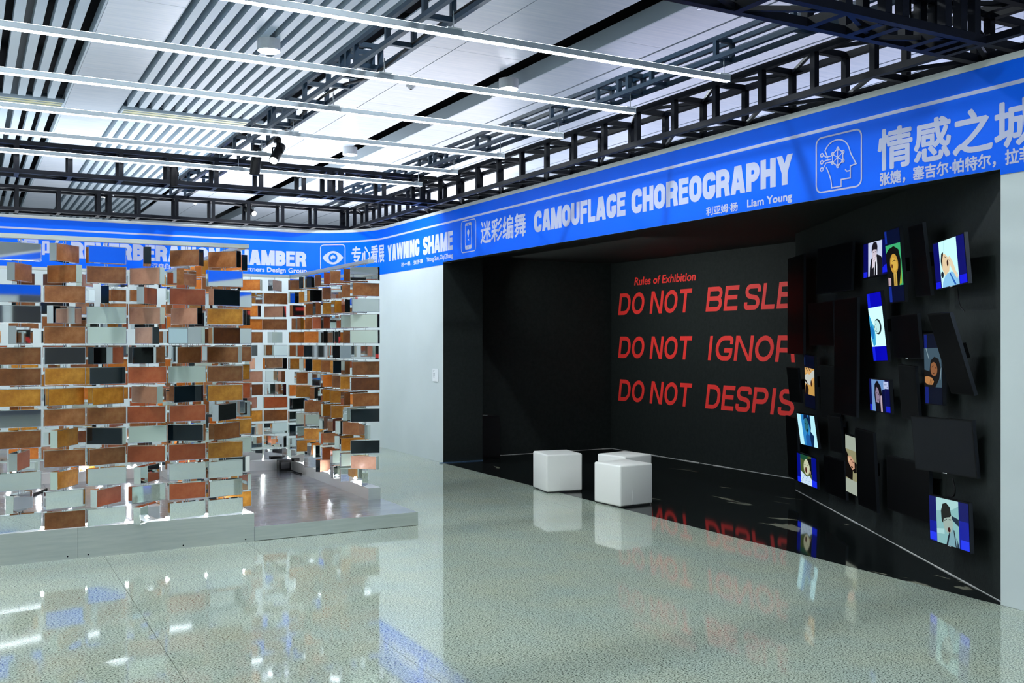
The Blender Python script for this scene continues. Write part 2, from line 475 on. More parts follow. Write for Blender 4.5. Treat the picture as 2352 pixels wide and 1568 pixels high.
# ------------------------------------------------------------------ partition walls and curved corner
WT = 3.29   # top of the blue
XB, YB, RC = 5.5, 15.1, 1.2
def wpath(u):
    """point and camera side normal along the partition wall; u runs left to right as seen"""
    if u <= 4.3: return (u, YB), (0, -1)
    L_ = RC * PI / 2
    if u <= 4.3 + L_:
        a = (u - 4.3) / RC
        return (4.3 + RC * math.sin(a), 13.9 + RC * math.cos(a)), (-math.sin(a), -math.cos(a))
    return (XB, 13.9 - (u - 4.3 - L_)), (-1, 0)
def wmap(u, v, off=0.0):
    (x, y), (nx, ny) = wpath(u)
    return (x + nx * off, y + ny * off, v)
Uy = lambda y: 4.3 + RC * PI / 2 + 13.9 - y
ARC = [4.3 + RC * PI / 2 * i / 24 for i in range(25)]
def wall_strip(b_, us, z0, z1, off, th, material):
    for a, c in zip(us[:-1], us[1:]):
        P = [wmap(a, 0, off)[:2], wmap(c, 0, off)[:2], wmap(c, 0, off - th)[:2], wmap(a, 0, off - th)[:2]]
        k = len(b_.v)
        b_.v += [(x, y, z) for z in (z0, z1) for x, y in P]
        mi = b_.m(material)
        for q in ((0, 3, 2, 1), (4, 5, 6, 7), (0, 1, 5, 4), (2, 3, 7, 6), (1, 2, 6, 5), (3, 0, 4, 7)):
            b_.f.append(tuple(k + i for i in q)); b_.mi.append(mi)
b_ = MB(); wall_strip(b_, [-9.5, 4.3], 0, 3.325, 0, 0.12, white_wall)
tag(b_.build('wall_back'), 'pale grey partition wall behind the mirror brick pavilion', kind='structure')
b_ = MB(); wall_strip(b_, ARC, 0, 3.325, 0, 0.12, white_wall)
tag(b_.build('wall_corner'), 'curved pale grey corner of the partition wall', kind='structure')
b_ = MB()
b_.box(XB, XB + .12, 11.856, 13.9, 0, 3.325, white_wall)
b_.box(XB, XB + .12, 3.83, 11.85, 2.645, 3.325, {'b': black_wall, 't': cap_mat, 'f': white_wall, 'k': white_wall, 'l': white_wall, 'r': black_wall})
b_.box(XB, XB + .12, -8.0, 3.83, 0, 3.325, white_wall)
tag(b_.build('wall_right'), 'pale grey partition wall with the wide alcove opening', kind='structure')
# alcove shell
b_ = MB(); b_.box(XB + .0005, 6.08, 11.85, 12.25, 0.001, 2.640, black_wall); b_.box(6.08, 8.45, 12.25, 12.35, 0.001, 2.9, black_wall); b_.box(XB + .121, 6.08, 11.85, 12.25, 2.640, 2.76, black_wall)
tag(b_.build('wall_alcove_left'), 'black left wall of the alcove with stepped jamb', kind='structure')
b_ = MB(); b_.box(8.45, 8.55, 3.7, 12.35, 0.001, 2.9, black_wall)
wab = tag(b_.build('wall_alcove_back'), 'black back wall of the alcove with red lettering', kind='structure')
b_ = MB(); b_.box(XB + .12, 8.55, 3.6, 12.35, 2.76, 2.86, black_wall)
tag(b_.build('ceiling_alcove'), kind='structure')
P0, P1 = Vector((5.56, 3.86)), Vector((7.83, 7.87))
dw = (P1 - P0).normalized(); nw = Vector((-dw.y, dw.x))
b_ = MB(); q = [P0, P1, P1 - nw * .10, P0 - nw * .10 + dw * 0.0]
b_.prism([(p.x, p.y) for p in reversed(q)], 0.001, 2.76, black_wall)
b_.prism([(5.52, 3.70), (5.62, 3.70), (5.62, 3.83), (5.52, 3.83)], 0.001, 2.645, black_wall)
tag(b_.build('wall_alcove_screens'), 'black slanting wall that carries the television screens', kind='structure')
# hall enclosure
b_ = MB(); b_.box(-9.6, -9.5, -8, 36, 0, 6.3, white_wall); tag(b_.build('wall_left'), kind='structure')
b_ = MB(); b_.box(-9.6, 30, -8.1, -8.0, 0, 6.3, white_wall)
b_.box(-6, -2.5, -8.0, -7.95, 0, 2.6, black_wall); b_.box(-9.5, 5.5, -8.0, -7.96, 2.62, 3.29, blue); b_.box(1.0, 3.5, -8.0, -7.94, 0.0, 2.6, mat('reflect_dark', (0.05, 0.06, 0.08), 0.5))  # dark panels invented to give the mirror bricks something to reflect
for k_, (xa, xb, c_) in enumerate(((-9.0, -7.4, (0.03, 0.25, 0.75)), (-2.2, -1.4, (0.8, 0.3, 0.1)), (-1.0, 0.6, (0.7, 0.85, 0.9)), (3.7, 5.2, (0.02, 0.02, 0.02)))):  # coloured and striped panels, also invented for the mirror reflections
    b_.box(xa, xb, -7.99, -7.93, .3, 2.5, mat('poster_%s' % 'abcd'[k_], c_, 0.5))
for k_ in range(9): b_.box(-5.8 + .35 * k_, -5.68 + .35 * k_, -7.95, -7.94, .2 + .1 * (k_ % 3), 2.4, mat('poster_stripe', (0.8, 0.82, 0.85), 0.5))
tag(b_.build('wall_rear'), kind='structure')
b_ = MB(); b_.box(-9.6, 30, 36, 36.1, 0, 6.3, white_wall); b_.box(30, 30.1, -8, 36, 0, 6.3, white_wall)
tag(b_.build('wall_far'), kind='structure')

def base_strip(name, pts):
    b_ = MB()
    for (x0, y0, x1, y1, nx, ny) in pts:
        n_ = 14
        for k in range(n_):
            t0, t1 = k / n_, (k + 1) / n_
            wd = .003 + .006 * random.random() ** 2
            ax, ay = x0 + (x1 - x0) * t0, y0 + (y1 - y0) * t0
            cx_, cy_ = x0 + (x1 - x0) * t1, y0 + (y1 - y0) * t1
            b_.prism([(ax, ay), (cx_, cy_), (cx_ + nx * wd, cy_ + ny * wd), (ax + nx * wd, ay + ny * wd)] if (cx_ - ax) * ny - (cy_ - ay) * nx > 0 else
                     [(ax + nx * wd, ay + ny * wd), (cx_ + nx * wd, cy_ + ny * wd), (cx_, cy_), (ax, ay)], 0.0, 0.003 + wd * .8, caulk)
    return tag(b_.build(name), kind='structure')
base_strip('baseboard_left', [(6.08, 12.249, 8.45, 12.249, 0, -1)])
base_strip('baseboard_back', [(8.449, 12.25, 8.449, 8.2, -1, 0)])
base_strip('baseboard_screens', [(P0.x, P0.y, P1.x, P1.y, nw.x, nw.y)])

# ------------------------------------------------------------------ fascia banner
US = [-9.4, 4.3] + ARC[1:] + [Uy(-7.9)]
ban = thing('fascia_banner', 'long blue banner with pale titles along the top of the white walls', 'banner', (0, 0, 0))
b_ = MB(); wall_strip(b_, [-9.4, 4.3], 2.612, WT, 0.004, 0.0035, blue); wall_strip(b_, ARC, 2.612, WT, 0.004, 0.0035, blue); wall_strip(b_, [ARC[-1], Uy(3.83)], 2.646, WT, 0.004, 0.0035, blue)
wall_strip(b_, [ARC[-1], Uy(11.85)], 2.612, 2.646, 0.004, 0.0035, blue); wall_strip(b_, [Uy(3.83), Uy(-7.9)], 2.612, WT, 0.004, 0.0035, blue)
b_.build('banner_sheet', ban)
b_ = MB(); wall_strip(b_, US, 3.137, 3.162, 0.0052, 0.001, letter); b_.build('stripe', ban)
def P_(name, polys): return print_on(name, polys, wmap, letter, ban, 0.0056)
y2 = Uy
P_('lettering', word_quads('CAMOUFLAGE', y2(9.46), y2(7.73), 2.80, .232, .265, gap=.055))
P_('lettering', word_quads('CHOREOGRAPHY', y2(7.63), y2(5.55), 2.80, .228, .265, gap=.055))
P_('lettering', word_quads('YAWNING', y2(13.81), y2(12.62), 2.79, .24, .265, gap=.055))
P_('lettering', word_quads('SHAME', y2(12.50), y2(11.55), 2.785, .245, .265, gap=.055))
P_('lettering', word_quads('REVERBERATION CHAMBER', 1.28, 4.64, 2.765, .232, .27, gap=.06))
P_('lettering', font_word('迷彩编舞', y2(10.76), y2(9.65), 2.79, 3.055, .006))
P_('lettering', font_word('专心看展', 5.38, 6.14, 2.80, 3.065, .006))
P_('lettering', font_word('混响', 0.60, 1.19, 2.755, 3.005, .007))
P_('lettering', font_word('情感之城', y2(4.745), y2(3.59), 2.775, 3.045, .0078))
P_('lettering', font_word('利亚姆·杨', y2(6.555), y2(6.165), 2.665, 2.735, .0022))
P_('lettering', font_word('Liam Young', y2(6.05), y2(5.56), 2.658, 2.735, .0028))
P_('lettering', font_word('张婕，塞吉尔·帕特尔，', y2(4.73), y2(3.86), 2.665, 2.755, .0028))
P_('lettering', font_word('拉菲克', y2(3.795), y2(3.525), 2.665, 2.755, .0028))
P_('lettering', font_word('孙一桐，张子琪', y2(13.28), y2(12.50), 2.675, 2.735, .0022))
P_('lettering', font_word('Yitong Sun, Ziqi Zhang', y2(12.38), y2(11.55), 2.668, 2.745, .0026))
P_('lettering', font_word('汉森伯盛国际设计集团', 2.36, 3.20, 2.655, 2.735, .0022))
P_('lettering', font_word('Shing & Partners Design Group', 3.27, 4.65, 2.645, 2.735, .0032))
# icons
def rrect(cx, cy, w, h, t=0.012, r=0.05):
    return line([(cx - w / 2, cy - h / 2), (cx + w / 2, cy - h / 2), (cx + w / 2, cy + h / 2), (cx - w / 2, cy + h / 2)], t, r, True)
# eye
eu, ev = 5.06, 2.905
pol = rrect(eu, ev, .40, .40)
top = [(eu - .17 + .34 * i / 14, ev + .105 * math.sin(PI * i / 14) ** 0.8) for i in range(15)]
bot = [(x, 2 * ev - y) for x, y in top]
pol_eye = []
for i in range(14):
    pol_eye.append([bot[i], bot[i + 1], top[i + 1], top[i]])
P_('icon', pol)
P_('icon', pol_eye)
print_on('icon', disc(eu, ev, .072, 24), wmap, blue, ban, 0.0085)
print_on('icon', disc(eu, ev, .040, 20), wmap, letter, ban, 0.0095)
# phone
pu, pv = y2(11.095), 2.918
pol = rrect(pu, pv, .41, .395) + rrect(pu, pv, .17, .32, .012, .02)
pol += [[(pu - .085, pv - .16), (pu + .085, pv - .16), (pu + .085, pv - .115), (pu - .085, pv - .115)], [(pu - .085, pv + .13), (pu + .085, pv + .13), (pu + .085, pv + .16), (pu - .085, pv + .16)]]
pol += disc(pu, pv + .045, .030, 14, .036) + [[(pu - .018, pv + .018), (pu, pv - .025), (pu + .018, pv + .018)]]
pol += line([(pu - .02, pv - .035), (pu + .02, pv - .055)], .007) + line([(pu - .02, pv - .055), (pu + .02, pv - .035)], .007)
P_('icon', pol)
print_on('icon', [[(pu - .022, pv + .139), (pu + .022, pv + .139), (pu + .022, pv + .149), (pu - .022, pv + .149)]] + disc(pu, pv - .138, .009, 10), wmap, blue, ban, 0.0092)
# head with network
hu, hv = y2(5.103), 2.893
s_ = .40
def H_(x, y): return (hu + (x - .5) * s_, hv + (y - .5) * s_)
pol = rrect(hu, hv, .42, .40)
arc = [H_(.46 + .30 * math.cos(a), .64 + .26 * math.sin(a)) for a in [R(170 - 15 * k) for k in range(11)]]
pol += line([H_(.26, .60)] + arc[1:] + [H_(.79, .60), H_(.91, .40), H_(.78, .38), H_(.78, .17), H_(.57, .17), H_(.57, .05), H_(.35, .05), H_(.33, .20), H_(.28, .33), H_(.22, .44)], .0095)
pol += line([H_(.78, .30), H_(.70, .30), H_(.66, .34)], .009)
cxn, cyn = .49, .58
hexp = [(cxn + .14 * math.sin(R(60 * k)), cyn + .155 * math.cos(R(60 * k))) for k in range(6)]
pol += line([H_(*p) for p in hexp], .008, 0, True)
for p in hexp: pol += line([H_(cxn, cyn), H_(*p)], .006) + ring(*H_(*p), .011, .008, 10)
pol += disc(*H_(cxn, cyn), .010, 10)
for (y0, y1, xs) in ((.70, .63, .34), (.57, .57, .34), (.44, .52, .34)):
    pol += ring(*H_(.11, y0 - .02), .013, .008, 10) + line([H_(.145, y0 - .02), H_(.21, y1), H_(xs, y1)], .008)
P_('icon', pol)

# cap line on the wall top
b_ = MB(); wall_strip(b_, US, 3.325, 3.333, 0.004, 0.128, cap_mat); wall_strip(b_, US, WT + .001, 3.325, 0.004, 0.0035, cap_mat)
tag(b_.build('trim_1'), 'pale grey capping along the top of the banner walls', kind='structure')

# red rules on the alcove back wall
def amap(u, v, off=0.0): return (8.45 - off, -u, v)   # u = -Y, rightwards as seen
SH = .16
def rule(words, v):
    polys = []
    for txt, ya, yb_ in words:
        polys += word_quads(txt, -ya, -yb_, v, .315, .178, gap=.13, shear=SH)
    print_on('lettering', polys, amap, red, wab, 0.003)
rule([('DO', 12.07, 11.45), ('NOT', 11.30, 10.41), ('BE', 10.09, 9.49), ('SLEEPY', 9.37, 7.66)], 1.99)
rule([('DO', 12.07, 11.45), ('NOT', 11.30, 10.41), ('IGNORE', 10.08, 8.20)], 1.357)
rule([('DO', 12.07, 11.45), ('NOT', 11.30, 10.41), ('DESPISE', 10.10, 8.26)], .727)
print_on('lettering', font_word('Rules of Exhibition', -11.66, -10.30, 2.41, 2.52, .004, .16), amap, red, wab, 0.003)

# ------------------------------------------------------------------ hall ceiling
ZC = 5.6
b_ = MB(); b_.box(-9.6, 30, -8, 36, 6.30, 6.4, plenum)
ceil = tag(b_.build('ceiling'), 'hall ceiling of white slats and glossy panels under a dark void', kind='structure')
SM = {}
def ceil_piece(name, x0, x1, y0, y1, h, material):
    key = (name, round(x1 - x0, 3), round(y1 - y0, 3), h)
    if key not in SM:
        m_ = MB(); m_.box(-(x1 - x0) / 2, (x1 - x0) / 2, -(y1 - y0) / 2, (y1 - y0) / 2, 0, h, material); SM[key] = m_.mesh(name)
    return place(name, SM[key], ceil, ((x0 + x1) / 2, (y0 + y1) / 2, ZC))
YS = [(-8.0, 18.0), (18.45, 35.9)]
for ya, yb_ in YS:
    for k in range(14):
        x = 1.164 - .2185 * k
        ceil_piece('ceiling_slat', x, x + .115, ya, yb_, .13, slat_mat)
    for k in range(12):
        x = 2.40 + .195 * k
        ceil_piece('ceiling_slat', x, x + .105, ya, yb_, .15, slat_mat)
ceil_piece('edge_panel', 1.43, 1.458, -8, 35.9, .15, slat_mat)
for x0, x1 in ((1.46, 2.30), (4.78, 5.85), (5.86, 6.93), (-4.0, -2.1)):
    for k in range(13):
        ceil_piece('ceiling_panel', x0 + .002, x1 - .002, -8 + 3.38 * k + .003, -8 + 3.38 * (k + 1) - .003, .02, panel_mat)
x = 7.55
while x < 24:
    w_ = .80 if x < 12 else 1.9
    for k in range(7): ceil_piece('ceiling_panel', x + .02, x + w_ - .02, -8 + 6.28 * k + .003, -8 + 6.28 * (k + 1) - .003, .02, panel_mat)
    x += w_
ceil_piece('edge_panel', 7.55, 7.565, -8, 35.9, .22, slat_mat)
ceil_piece('edge_panel', 2.30, 2.31, -8, 35.9, .15, slat_mat)
# void fittings: ducts seen between the left slats
for k, yy in enumerate((3.5, 6.0, 9.2, 12.4, 15.5, 19.5, 23.5)):
    bar('void_pipe', (-2, yy, 6.0), (7.4, yy, 6.0), .06, pipe_grey, ceil)
bar('void_duct', (.72, -8, 6.05), (.72, 35, 6.05), .25, pipe_grey, ceil, .2)
# back boards above slats region 2 (closed sides)
b_ = MB(); b_.box(2.31, 4.78, -8, 35.9, 5.80, 5.81, mat('slat_backing', (0.10, 0.14, 0.2), 0.6)); b_.build('backing_board', ceil)
b_ = MB(); b_.box(7.566, 30, -8, 35.9, 5.66, 5.68, MATS['slat_backing']); b_.build('backing_board', ceil)

def vent(x0, x1, label):
    t = thing('ceiling_vent', label, 'vent', (x0, 18.0, ZC - .03), group='cream ceiling vents across the slats')
    b_ = MB(); L_ = x1 - x0
    b_.box(0, L_, 0, .45, .0, .012, cream); b_.build('cover', t)
    b_ = MB(); b_.box(0, L_, -.02, 0.0, -.01, .05, slat_mat); b_.box(0, L_, .45, .47, -.01, .05, slat_mat); b_.box(-.02, 0, -.02, .47, -.01, .05, slat_mat); b_.box(L_, L_ + .02, -.02, .47, -.01, .05, slat_mat); b_.build('frame', t)
    b_ = MB(); b_.box(0, L_, .12, .14, -.008, 0, slat_mat); b_.box(0, L_, .3, .32, -.008, 0, slat_mat); b_.build('louvre', t)
vent(2.36, 4.72, 'cream slotted vent crossing the wide field of ceiling slats')
vent(-1.6, 1.40, 'cream slotted vent crossing the left field of black gapped slats')

def downlight(x, y, label, z0=5.45, es=None):
    t = thing('downlight', label, 'ceiling lamp', (x, y, z0), group='added downlights outside the picture' if 'outside' in label else 'round white surface mounted downlights')
    b_ = MB(); b_.tube((0, 0, 0), (0, 0, ZC - z0), .15, dl_body, n=32, caps=True); b_.build('housing', t, smooth=False)
    b_ = MB(); b_.tube((0, 0, -.004), (0, 0, -.002), .135, dl_face, n=32); b_.build('light_face', t)
downlight(3.515, 13.06, 'round white downlight among the wide field of ceiling slats')
downlight(7.25, 13.26, 'round white downlight beside the black ceiling slot near the smoke detector')
downlight(3.25, 28.3, 'small far round downlight seen below the long black truss')
downlight(6.93, 19.5, 'distant round downlight fitted on the black ceiling slot')
for x_, y_ in ((-.35, 6.6), (3.52, 6.6), (7.25, 6.6), (-3.9, 13.1), (-.35, 0.3), (3.52, 0.3), (-3.9, 6.6), (3.52, -5.5), (-3.9, -2.5)):  # unseen lamps added to brighten the hall
    downlight(x_, y_, 'added round white downlight outside the picture')
for lab, x, y in (('white smoke detector on the glossy panels left of the black ceiling slot', 6.08, 14.3), ('far white smoke detector low above the back wall truss', 5.78, 29.5)):
    t = thing('smoke_detector', lab, 'smoke detector', (x, y, ZC))
    b_ = MB(); b_.tube((0, 0, 0), (0, 0, -.035), .075, dl_body, .07, 20); b_.build('base', t)
    b_ = MB(); b_.tube((0, 0, -.036), (0, 0, -.06), .05, dl_body, .035, 20); b_.tube((0, 0, -.06), (0, 0, -.065), .02, plastic_black, n=12); b_.build('sensor', t)
for lab, x, y in (('small chrome sprinkler hanging beside the far part of the ceiling slot', 7.42, 14.1), ('small chrome sprinkler hanging near the top edge of the picture', 7.6, 9.2)):
    t = thing('sprinkler', lab, 'sprinkler', (x, y, ZC + .02))
    b_ = MB(); b_.tube((0, 0, 0), (0, 0, -.05), .012, bolt_mat, n=8); b_.build('stem', t)
    b_ = MB(); b_.tube((0, 0, -.085), (0, 0, -.088), .025, bolt_mat, n=12); b_.tube((-.014, 0, -.05), (-.014, 0, -.086), .003, bolt_mat, n=5); b_.tube((.014, 0, -.05), (.014, 0, -.086), .003, bolt_mat, n=5); b_.build('deflector', t)

# round drum bulkheads of the hall beyond the wall
for lab, x, y, r_ in (('wide pale round bulkhead standing beyond the banner wall', 13.6, 21.5, 1.9), ):
    t = thing('round_column', lab, 'column', (x, y, 0))
    b_ = MB(); b_.tube((0, 0, 0), (0, 0, 4.9), r_, plastic_white, n=48); b_.build('shaft', t)
    b_ = MB(); b_.tube((0, 0, 4.9), (0, 0, 5.6), r_ * 1.25, plastic_white, n=48); b_.build('capital', t)

# ------------------------------------------------------------------ trusses
def truss(name, label, axis, a0, a1, c0, c1, z0, z1, sp, w, material, phase=0.0, braces=True, joints=(), pw=None, gap=None):
    """box truss along axis ('X' or 'Y') from a0 to a1, across c0..c1, heights z0..z1 (outer)"""
    def P(a, c, z): return Vector((a, c, z)) if axis == 'X' else Vector((c, a, z))
    t = thing(name, label, 'truss', P(a0, (c0 + c1) / 2, z0))
    h = w / 2; pw = pw or w
    C0, C1, Z0, Z1 = c0 + h, c1 - h, z0 + h, z1 - h
    for c in (C0, C1):
        for z in (Z0, Z1): bar('chord', P(a0, c, z), P(a1, c, z), w, material, t)
    k = 0; a = a0 + phase
    while a < a1 - .02:
        near = any(abs(a - j) < sp * .35 for j in joints)
        if not near:
            for c in (C0, C1): bar('post', P(a, c, Z0 + h), P(a, c, Z1 - h), pw, material, t)
            for z in (Z0, Z1): bar('rung', P(a, C0 + h, z), P(a, C1 - h, z), pw, material, t)
        if braces and a + sp < a1:
            e = (C0, C1) if k % 2 else (C1, C0)
            bar('brace', P(a, e[0], Z0), P(a + sp, e[1], Z0), w * .55, material, t)
            bar('brace', P(a, e[1], Z1), P(a + sp, e[0], Z1), w * .55, material, t)
        a += sp; k += 1
    for j in joints:
        for da in (-.07, .07):
            for c in (C0, C1): bar('joint_post', P(j + da, c, Z0 + h), P(j + da, c, Z1 - h), w * 1.1, material, t)
            for z in (Z0, Z1): bar('joint_rung', P(j + da, C0 + h, z), P(j + da, C1 - h, z), w * 1.1, material, t)
        for c in (C0, C1):
            for z in (Z0, Z1):
                b_ = MB(); q0, q1 = P(j - .12, c, z) - t.location, P(j + .12, c, z) - t.location
                off = Vector((0, 0, 0))
                if axis == 'X': off.y = (-1 if c == C0 else 1) * 0
                b_.tube(q1 + Vector((0, 0, w * .55 if z == Z0 else -w * .55)), q1 + Vector((0, 0, w * .9 if z == Z0 else -w * .9)), .012, bolt_mat, n=6)
                b_.build('bolt', t)
    return t
# posts read off the photograph: A has rungs at Y = 4.65 + .535 k
truss('roof_truss', 'black box truss running above the right banner wall over the alcove', 'Y', 3.58, 15.4, 5.32, 5.68, 3.375, 3.72, .535, .045, truss_black, phase=.535)
truss('roof_truss', 'black box truss spanning the hall in front of the back wall, behind the nearer lamps', 'X', -9.4, 5.30, 11.62, 11.96, 3.375, 3.72, .515, .045, truss_black, phase=.08, joints=(-2.6, 3.95))
truss('roof_truss', 'black box truss sitting directly above the back banner wall', 'X', -9.4, 5.30, 14.95, 15.29, 3.375, 3.72, .52, .045, truss_black, phase=.12, joints=(1.7,))
truss('roof_truss', 'heavy black box truss crossing the top right corner overhead', 'X', -9.4, 6.6, 3.80, 4.13, 3.375, 3.72, .535, .05, truss_black, phase=.2, joints=(4.55, 5.05))
truss('slim_truss', 'slim blue grey ladder truss above the lamp ends on the right', 'Y', 3.6, 15.3, 4.94, 5.13, 3.722, 3.90, .80, .034, truss_blue, phase=.6, joints=(7.0, 11.0), braces=False)
truss('slim_truss', 'slim blue grey ladder truss under the edge of the ceiling slats', 'Y', 3.0, 15.3, 2.62, 2.86, 3.722, 3.92, .66, .036, truss_blue, phase=.33, joints=(7.55, 9.7), braces=False)

# ------------------------------------------------------------------ linear pendant lamps
LX0, LX1, LZ = -9.2, 5.03, 3.555
lamp_labels = ['long white linear pendant light, topmost of the parallel row in view',
               'long white linear pendant light, second of the parallel row from the top',
               'long white linear pendant light, third of the parallel row from the top',
               'long white linear pendant light, fourth of the parallel row from the top',
               'long white linear pendant light just in front of the long black truss',
               'long white linear pendant light, lowest of the row in front of the black truss']
LYS = [5.75, 6.95, 8.13, 9.31, 10.46, 11.50]
LM = {}
def lamp_meshes():
    L_ = LX1 - LX0
    b_ = MB(); b_.box(0, L_, -.021, .021, .006, .046, lamp_body); LM['housing'] = b_.mesh('housing')
    b_ = MB(); b_.box(.01, L_ - .01, -.018, .018, 0, .006, lamp_down); LM['diffuser'] = b_.mesh('diffuser')
    b_ = MB(); b_.box(.01, L_ - .01, -.012, .012, .046, .050, lamp_fill); LM['fill_strip'] = b_.mesh('fill_strip')  # added emitting strip, lights the ceiling from below
    b_ = MB(); b_.box(-.006, 0, -.023, .023, -.001, .052, lamp_body); b_.box(L_, L_ + .006, -.023, .023, -.001, .052, lamp_body); LM['end_cap'] = b_.mesh('end_cap')
lamp_meshes()
for i, yy in enumerate(LYS + [-2.2, -4.6]):
    if i < 6: lab, grp = lamp_labels[i], 'parallel white linear pendant lights'
    else: lab, grp = 'linear pendant light behind the viewer', 'linear pendant lights behind the viewer'
    t = thing('linear_pendant_light', lab, 'ceiling lamp', (LX0, yy, LZ), group=grp)
    for nm in LM: place(nm, LM[nm], t)
    if i < 6:
        for xx in (4.99, 2.74):
            b_ = MB(); b_.box(xx - LX0 - .05, xx - LX0 + .05, -.024, .024, .046, .056, plastic_white); b_.tube((xx - LX0, 0, .056), (xx - LX0, 0, .168), .004, rod_mat, n=6); b_.build('hanger', t)

# ------------------------------------------------------------------ spotlights on the trusses
def spotlight(loc, aim, label, on=True, s=1.0):
    t = thing('spotlight', label, 'spotlight', loc)
    d = Vector(aim).normalized()
    b_ = MB(); b_.box(-.03, .03, -.03, .03, -.05, 0, plastic_black); b_.tube((0, 0, -.05), (0, 0, -.11 * s), .012, plastic_black, n=8); b_.build('clamp', t)
    c = Vector((0, 0, -.16 * s)); side = d.cross(Vector((0, 0, 1))).normalized() * .055 * s
    b_ = MB()
    b_.tube(c + side + Vector((0, 0, .06 * s)), c + side, .008, plastic_black, n=6); b_.tube(c - side + Vector((0, 0, .06 * s)), c - side, .008, plastic_black, n=6); b_.tube(c + side + Vector((0, 0, .06 * s)), c - side + Vector((0, 0, .06 * s)), .008, plastic_black, n=6)
    b_.build('yoke', t)
    b_ = MB(); b_.tube(c - d * .13 * s, c + d * .13 * s, .048 * s, plastic_black, .05 * s, 20); b_.build('barrel', t)
    b_ = MB(); b_.tube(c + d * .131 * s, c + d * .134 * s, .042 * s, lens_lit if on else plastic_black, n=20); b_.build('lens', t)
spotlight((2.74, 10.7, 3.72), (-.1, .1, -1), 'black upright spotlight hanging from the slim truss above the pavilion', False, 1.1)
spotlight((2.84, 10.22, 3.72), (-.5, -.6, -.75), 'black tilted spotlight with lit lens under the slim truss', True, 1.0)
spotlight((2.05, 11.62, 3.60), (0, .1, -1), 'black spotlight hanging upright in the long truss before the back wall', False, .85)
spotlight((3.78, 15.1, 3.72), (.3, -1, -.4), 'small spotlight facing forward inside the back wall truss', True, .9)
# small cable clutter hanging in the trusses
def cable(label, pts, r_, name='cable', material=plastic_black):
    cu = bpy.data.curves.new(name, 'CURVE'); cu.dimensions = '3D'; cu.bevel_depth = r_; cu.bevel_resolution = 1
    sp = cu.splines.new('BEZIER'); sp.bezier_points.add(len(pts) - 1)
    for p, q in zip(sp.bezier_points, pts): p.co = q; p.handle_left_type = p.handle_right_type = 'AUTO'
    cu.materials.append(material)
    o = bpy.data.objects.new(name, cu); COL.objects.link(o)
    bpy.context.view_layer.update()
    me = bpy.data.meshes.new_from_object(o.evaluated_get(bpy.context.evaluated_depsgraph_get()))
    bpy.data.objects.remove(o)
    return tag(place(name, me), label, 'cable')
cable('black cable strung along the slim truss under the slats', [(2.84, 3.2, 3.75), (2.83, 6.4, 3.76), (2.80, 7.4, 3.70), (2.76, 8.1, 3.76), (2.80, 9.6, 3.74), (2.78, 10.4, 3.68)], .012)
cable('black cable drooping inside the heavy truss overhead', [(1.9, 3.95, 3.72), (2.8, 3.93, 3.60), (3.6, 3.96, 3.69), (4.3, 3.92, 3.58), (5.2, 3.97, 3.66), (5.6, 4.0, 3.5)], .012)

# ------------------------------------------------------------------ pavilion of mirror bricks
PX0 = -.75
t = thing('steel_platform', 'low brushed steel platform carrying the brick screens', 'platform', (1.4, 7.94, 0))
b_ = MB(); o_ = Vector((1.4, 7.94, 0))
b_.box(PX0 - 1.4, 2.02 - 1.4, .12, 3.61, 0.004, .112, steel_floor); b_.box(2.02 - 1.4, 3.44 - 1.4, .004, 3.61, 0.004, .112, steel_floor)
b_.build('deck_core', t)
for (x0, x1, y0, y1) in ((PX0, .70, 8.062, 11.55), (.703, 2.02, 8.062, 11.55), (2.023, 3.44, 7.943, 11.55)):
    b_ = MB(); b_.box(x0 - 1.4, x1 - 1.4, y0 - 7.94, y1 - 7.94, .112, .115, steel_floor); b_.build('deck_plate', t)
b_ = MB(); b_.box(2.024 - 1.4, 3.443 - 1.4, 0, .0035, 0.004, .116, alu); b_.box(3.44 - 1.4, 3.443 - 1.4, 0.0035, 3.61, 0.004, .116, alu); b_.build('riser', t)
b_ = MB(); b_.box(PX0 - 1.38, 3.42 - 1.4, .02, 3.6, 0.0, .004, plastic_black); b_.build('skid', t)

BW, BH, BD = .28, .128, .055
BM = {}
def brick_mesh(f, bk, sd):
    key = f + bk + sd
    if key in BM: return BM[key]
    b_ = MB(); w, h, d = BW / 2, BH / 2, BD / 2; e = .0035
    rim = rod_mat
    for sgn, mt in ((-1, BR[f]), (1, BR[bk])):
        y = sgn * d
        out = [(-w, y, -h), (w, y, -h), (w, y, h), (-w, y, h)]
        inn = [(-w + e, y * .985, -h + e), (w - e, y * .985, -h + e), (w - e, y * .985, h - e), (-w + e, y * .985, h - e)]
        if sgn > 0: out.reverse(); inn.reverse()
        for i in range(4):
            j = (i + 1) % 4
            b_.face([out[i], out[j], inn[j], inn[i]], rim)
        b_.face(inn, mt)
    sm = BR[sd]
    b_.face([(-w, d, -h), (-w, -d, -h), (-w, -d, h), (-w, d, h)], sm)
    b_.face([(w, -d, -h), (w, d, -h), (w, d, h), (w, -d, h)], sm)
    b_.face([(-w, -d, h), (w, -d, h), (w, d, h), (-w, d, h)], BR['M'])
    b_.face([(-w, d, -h), (w, d, -h), (w, -d, -h), (-w, -d, -h)], BR['M'])
    BM[key] = b_.mesh('brick'); return BM[key]
ZK = [2.25 - .151 * k for k in range(14)]
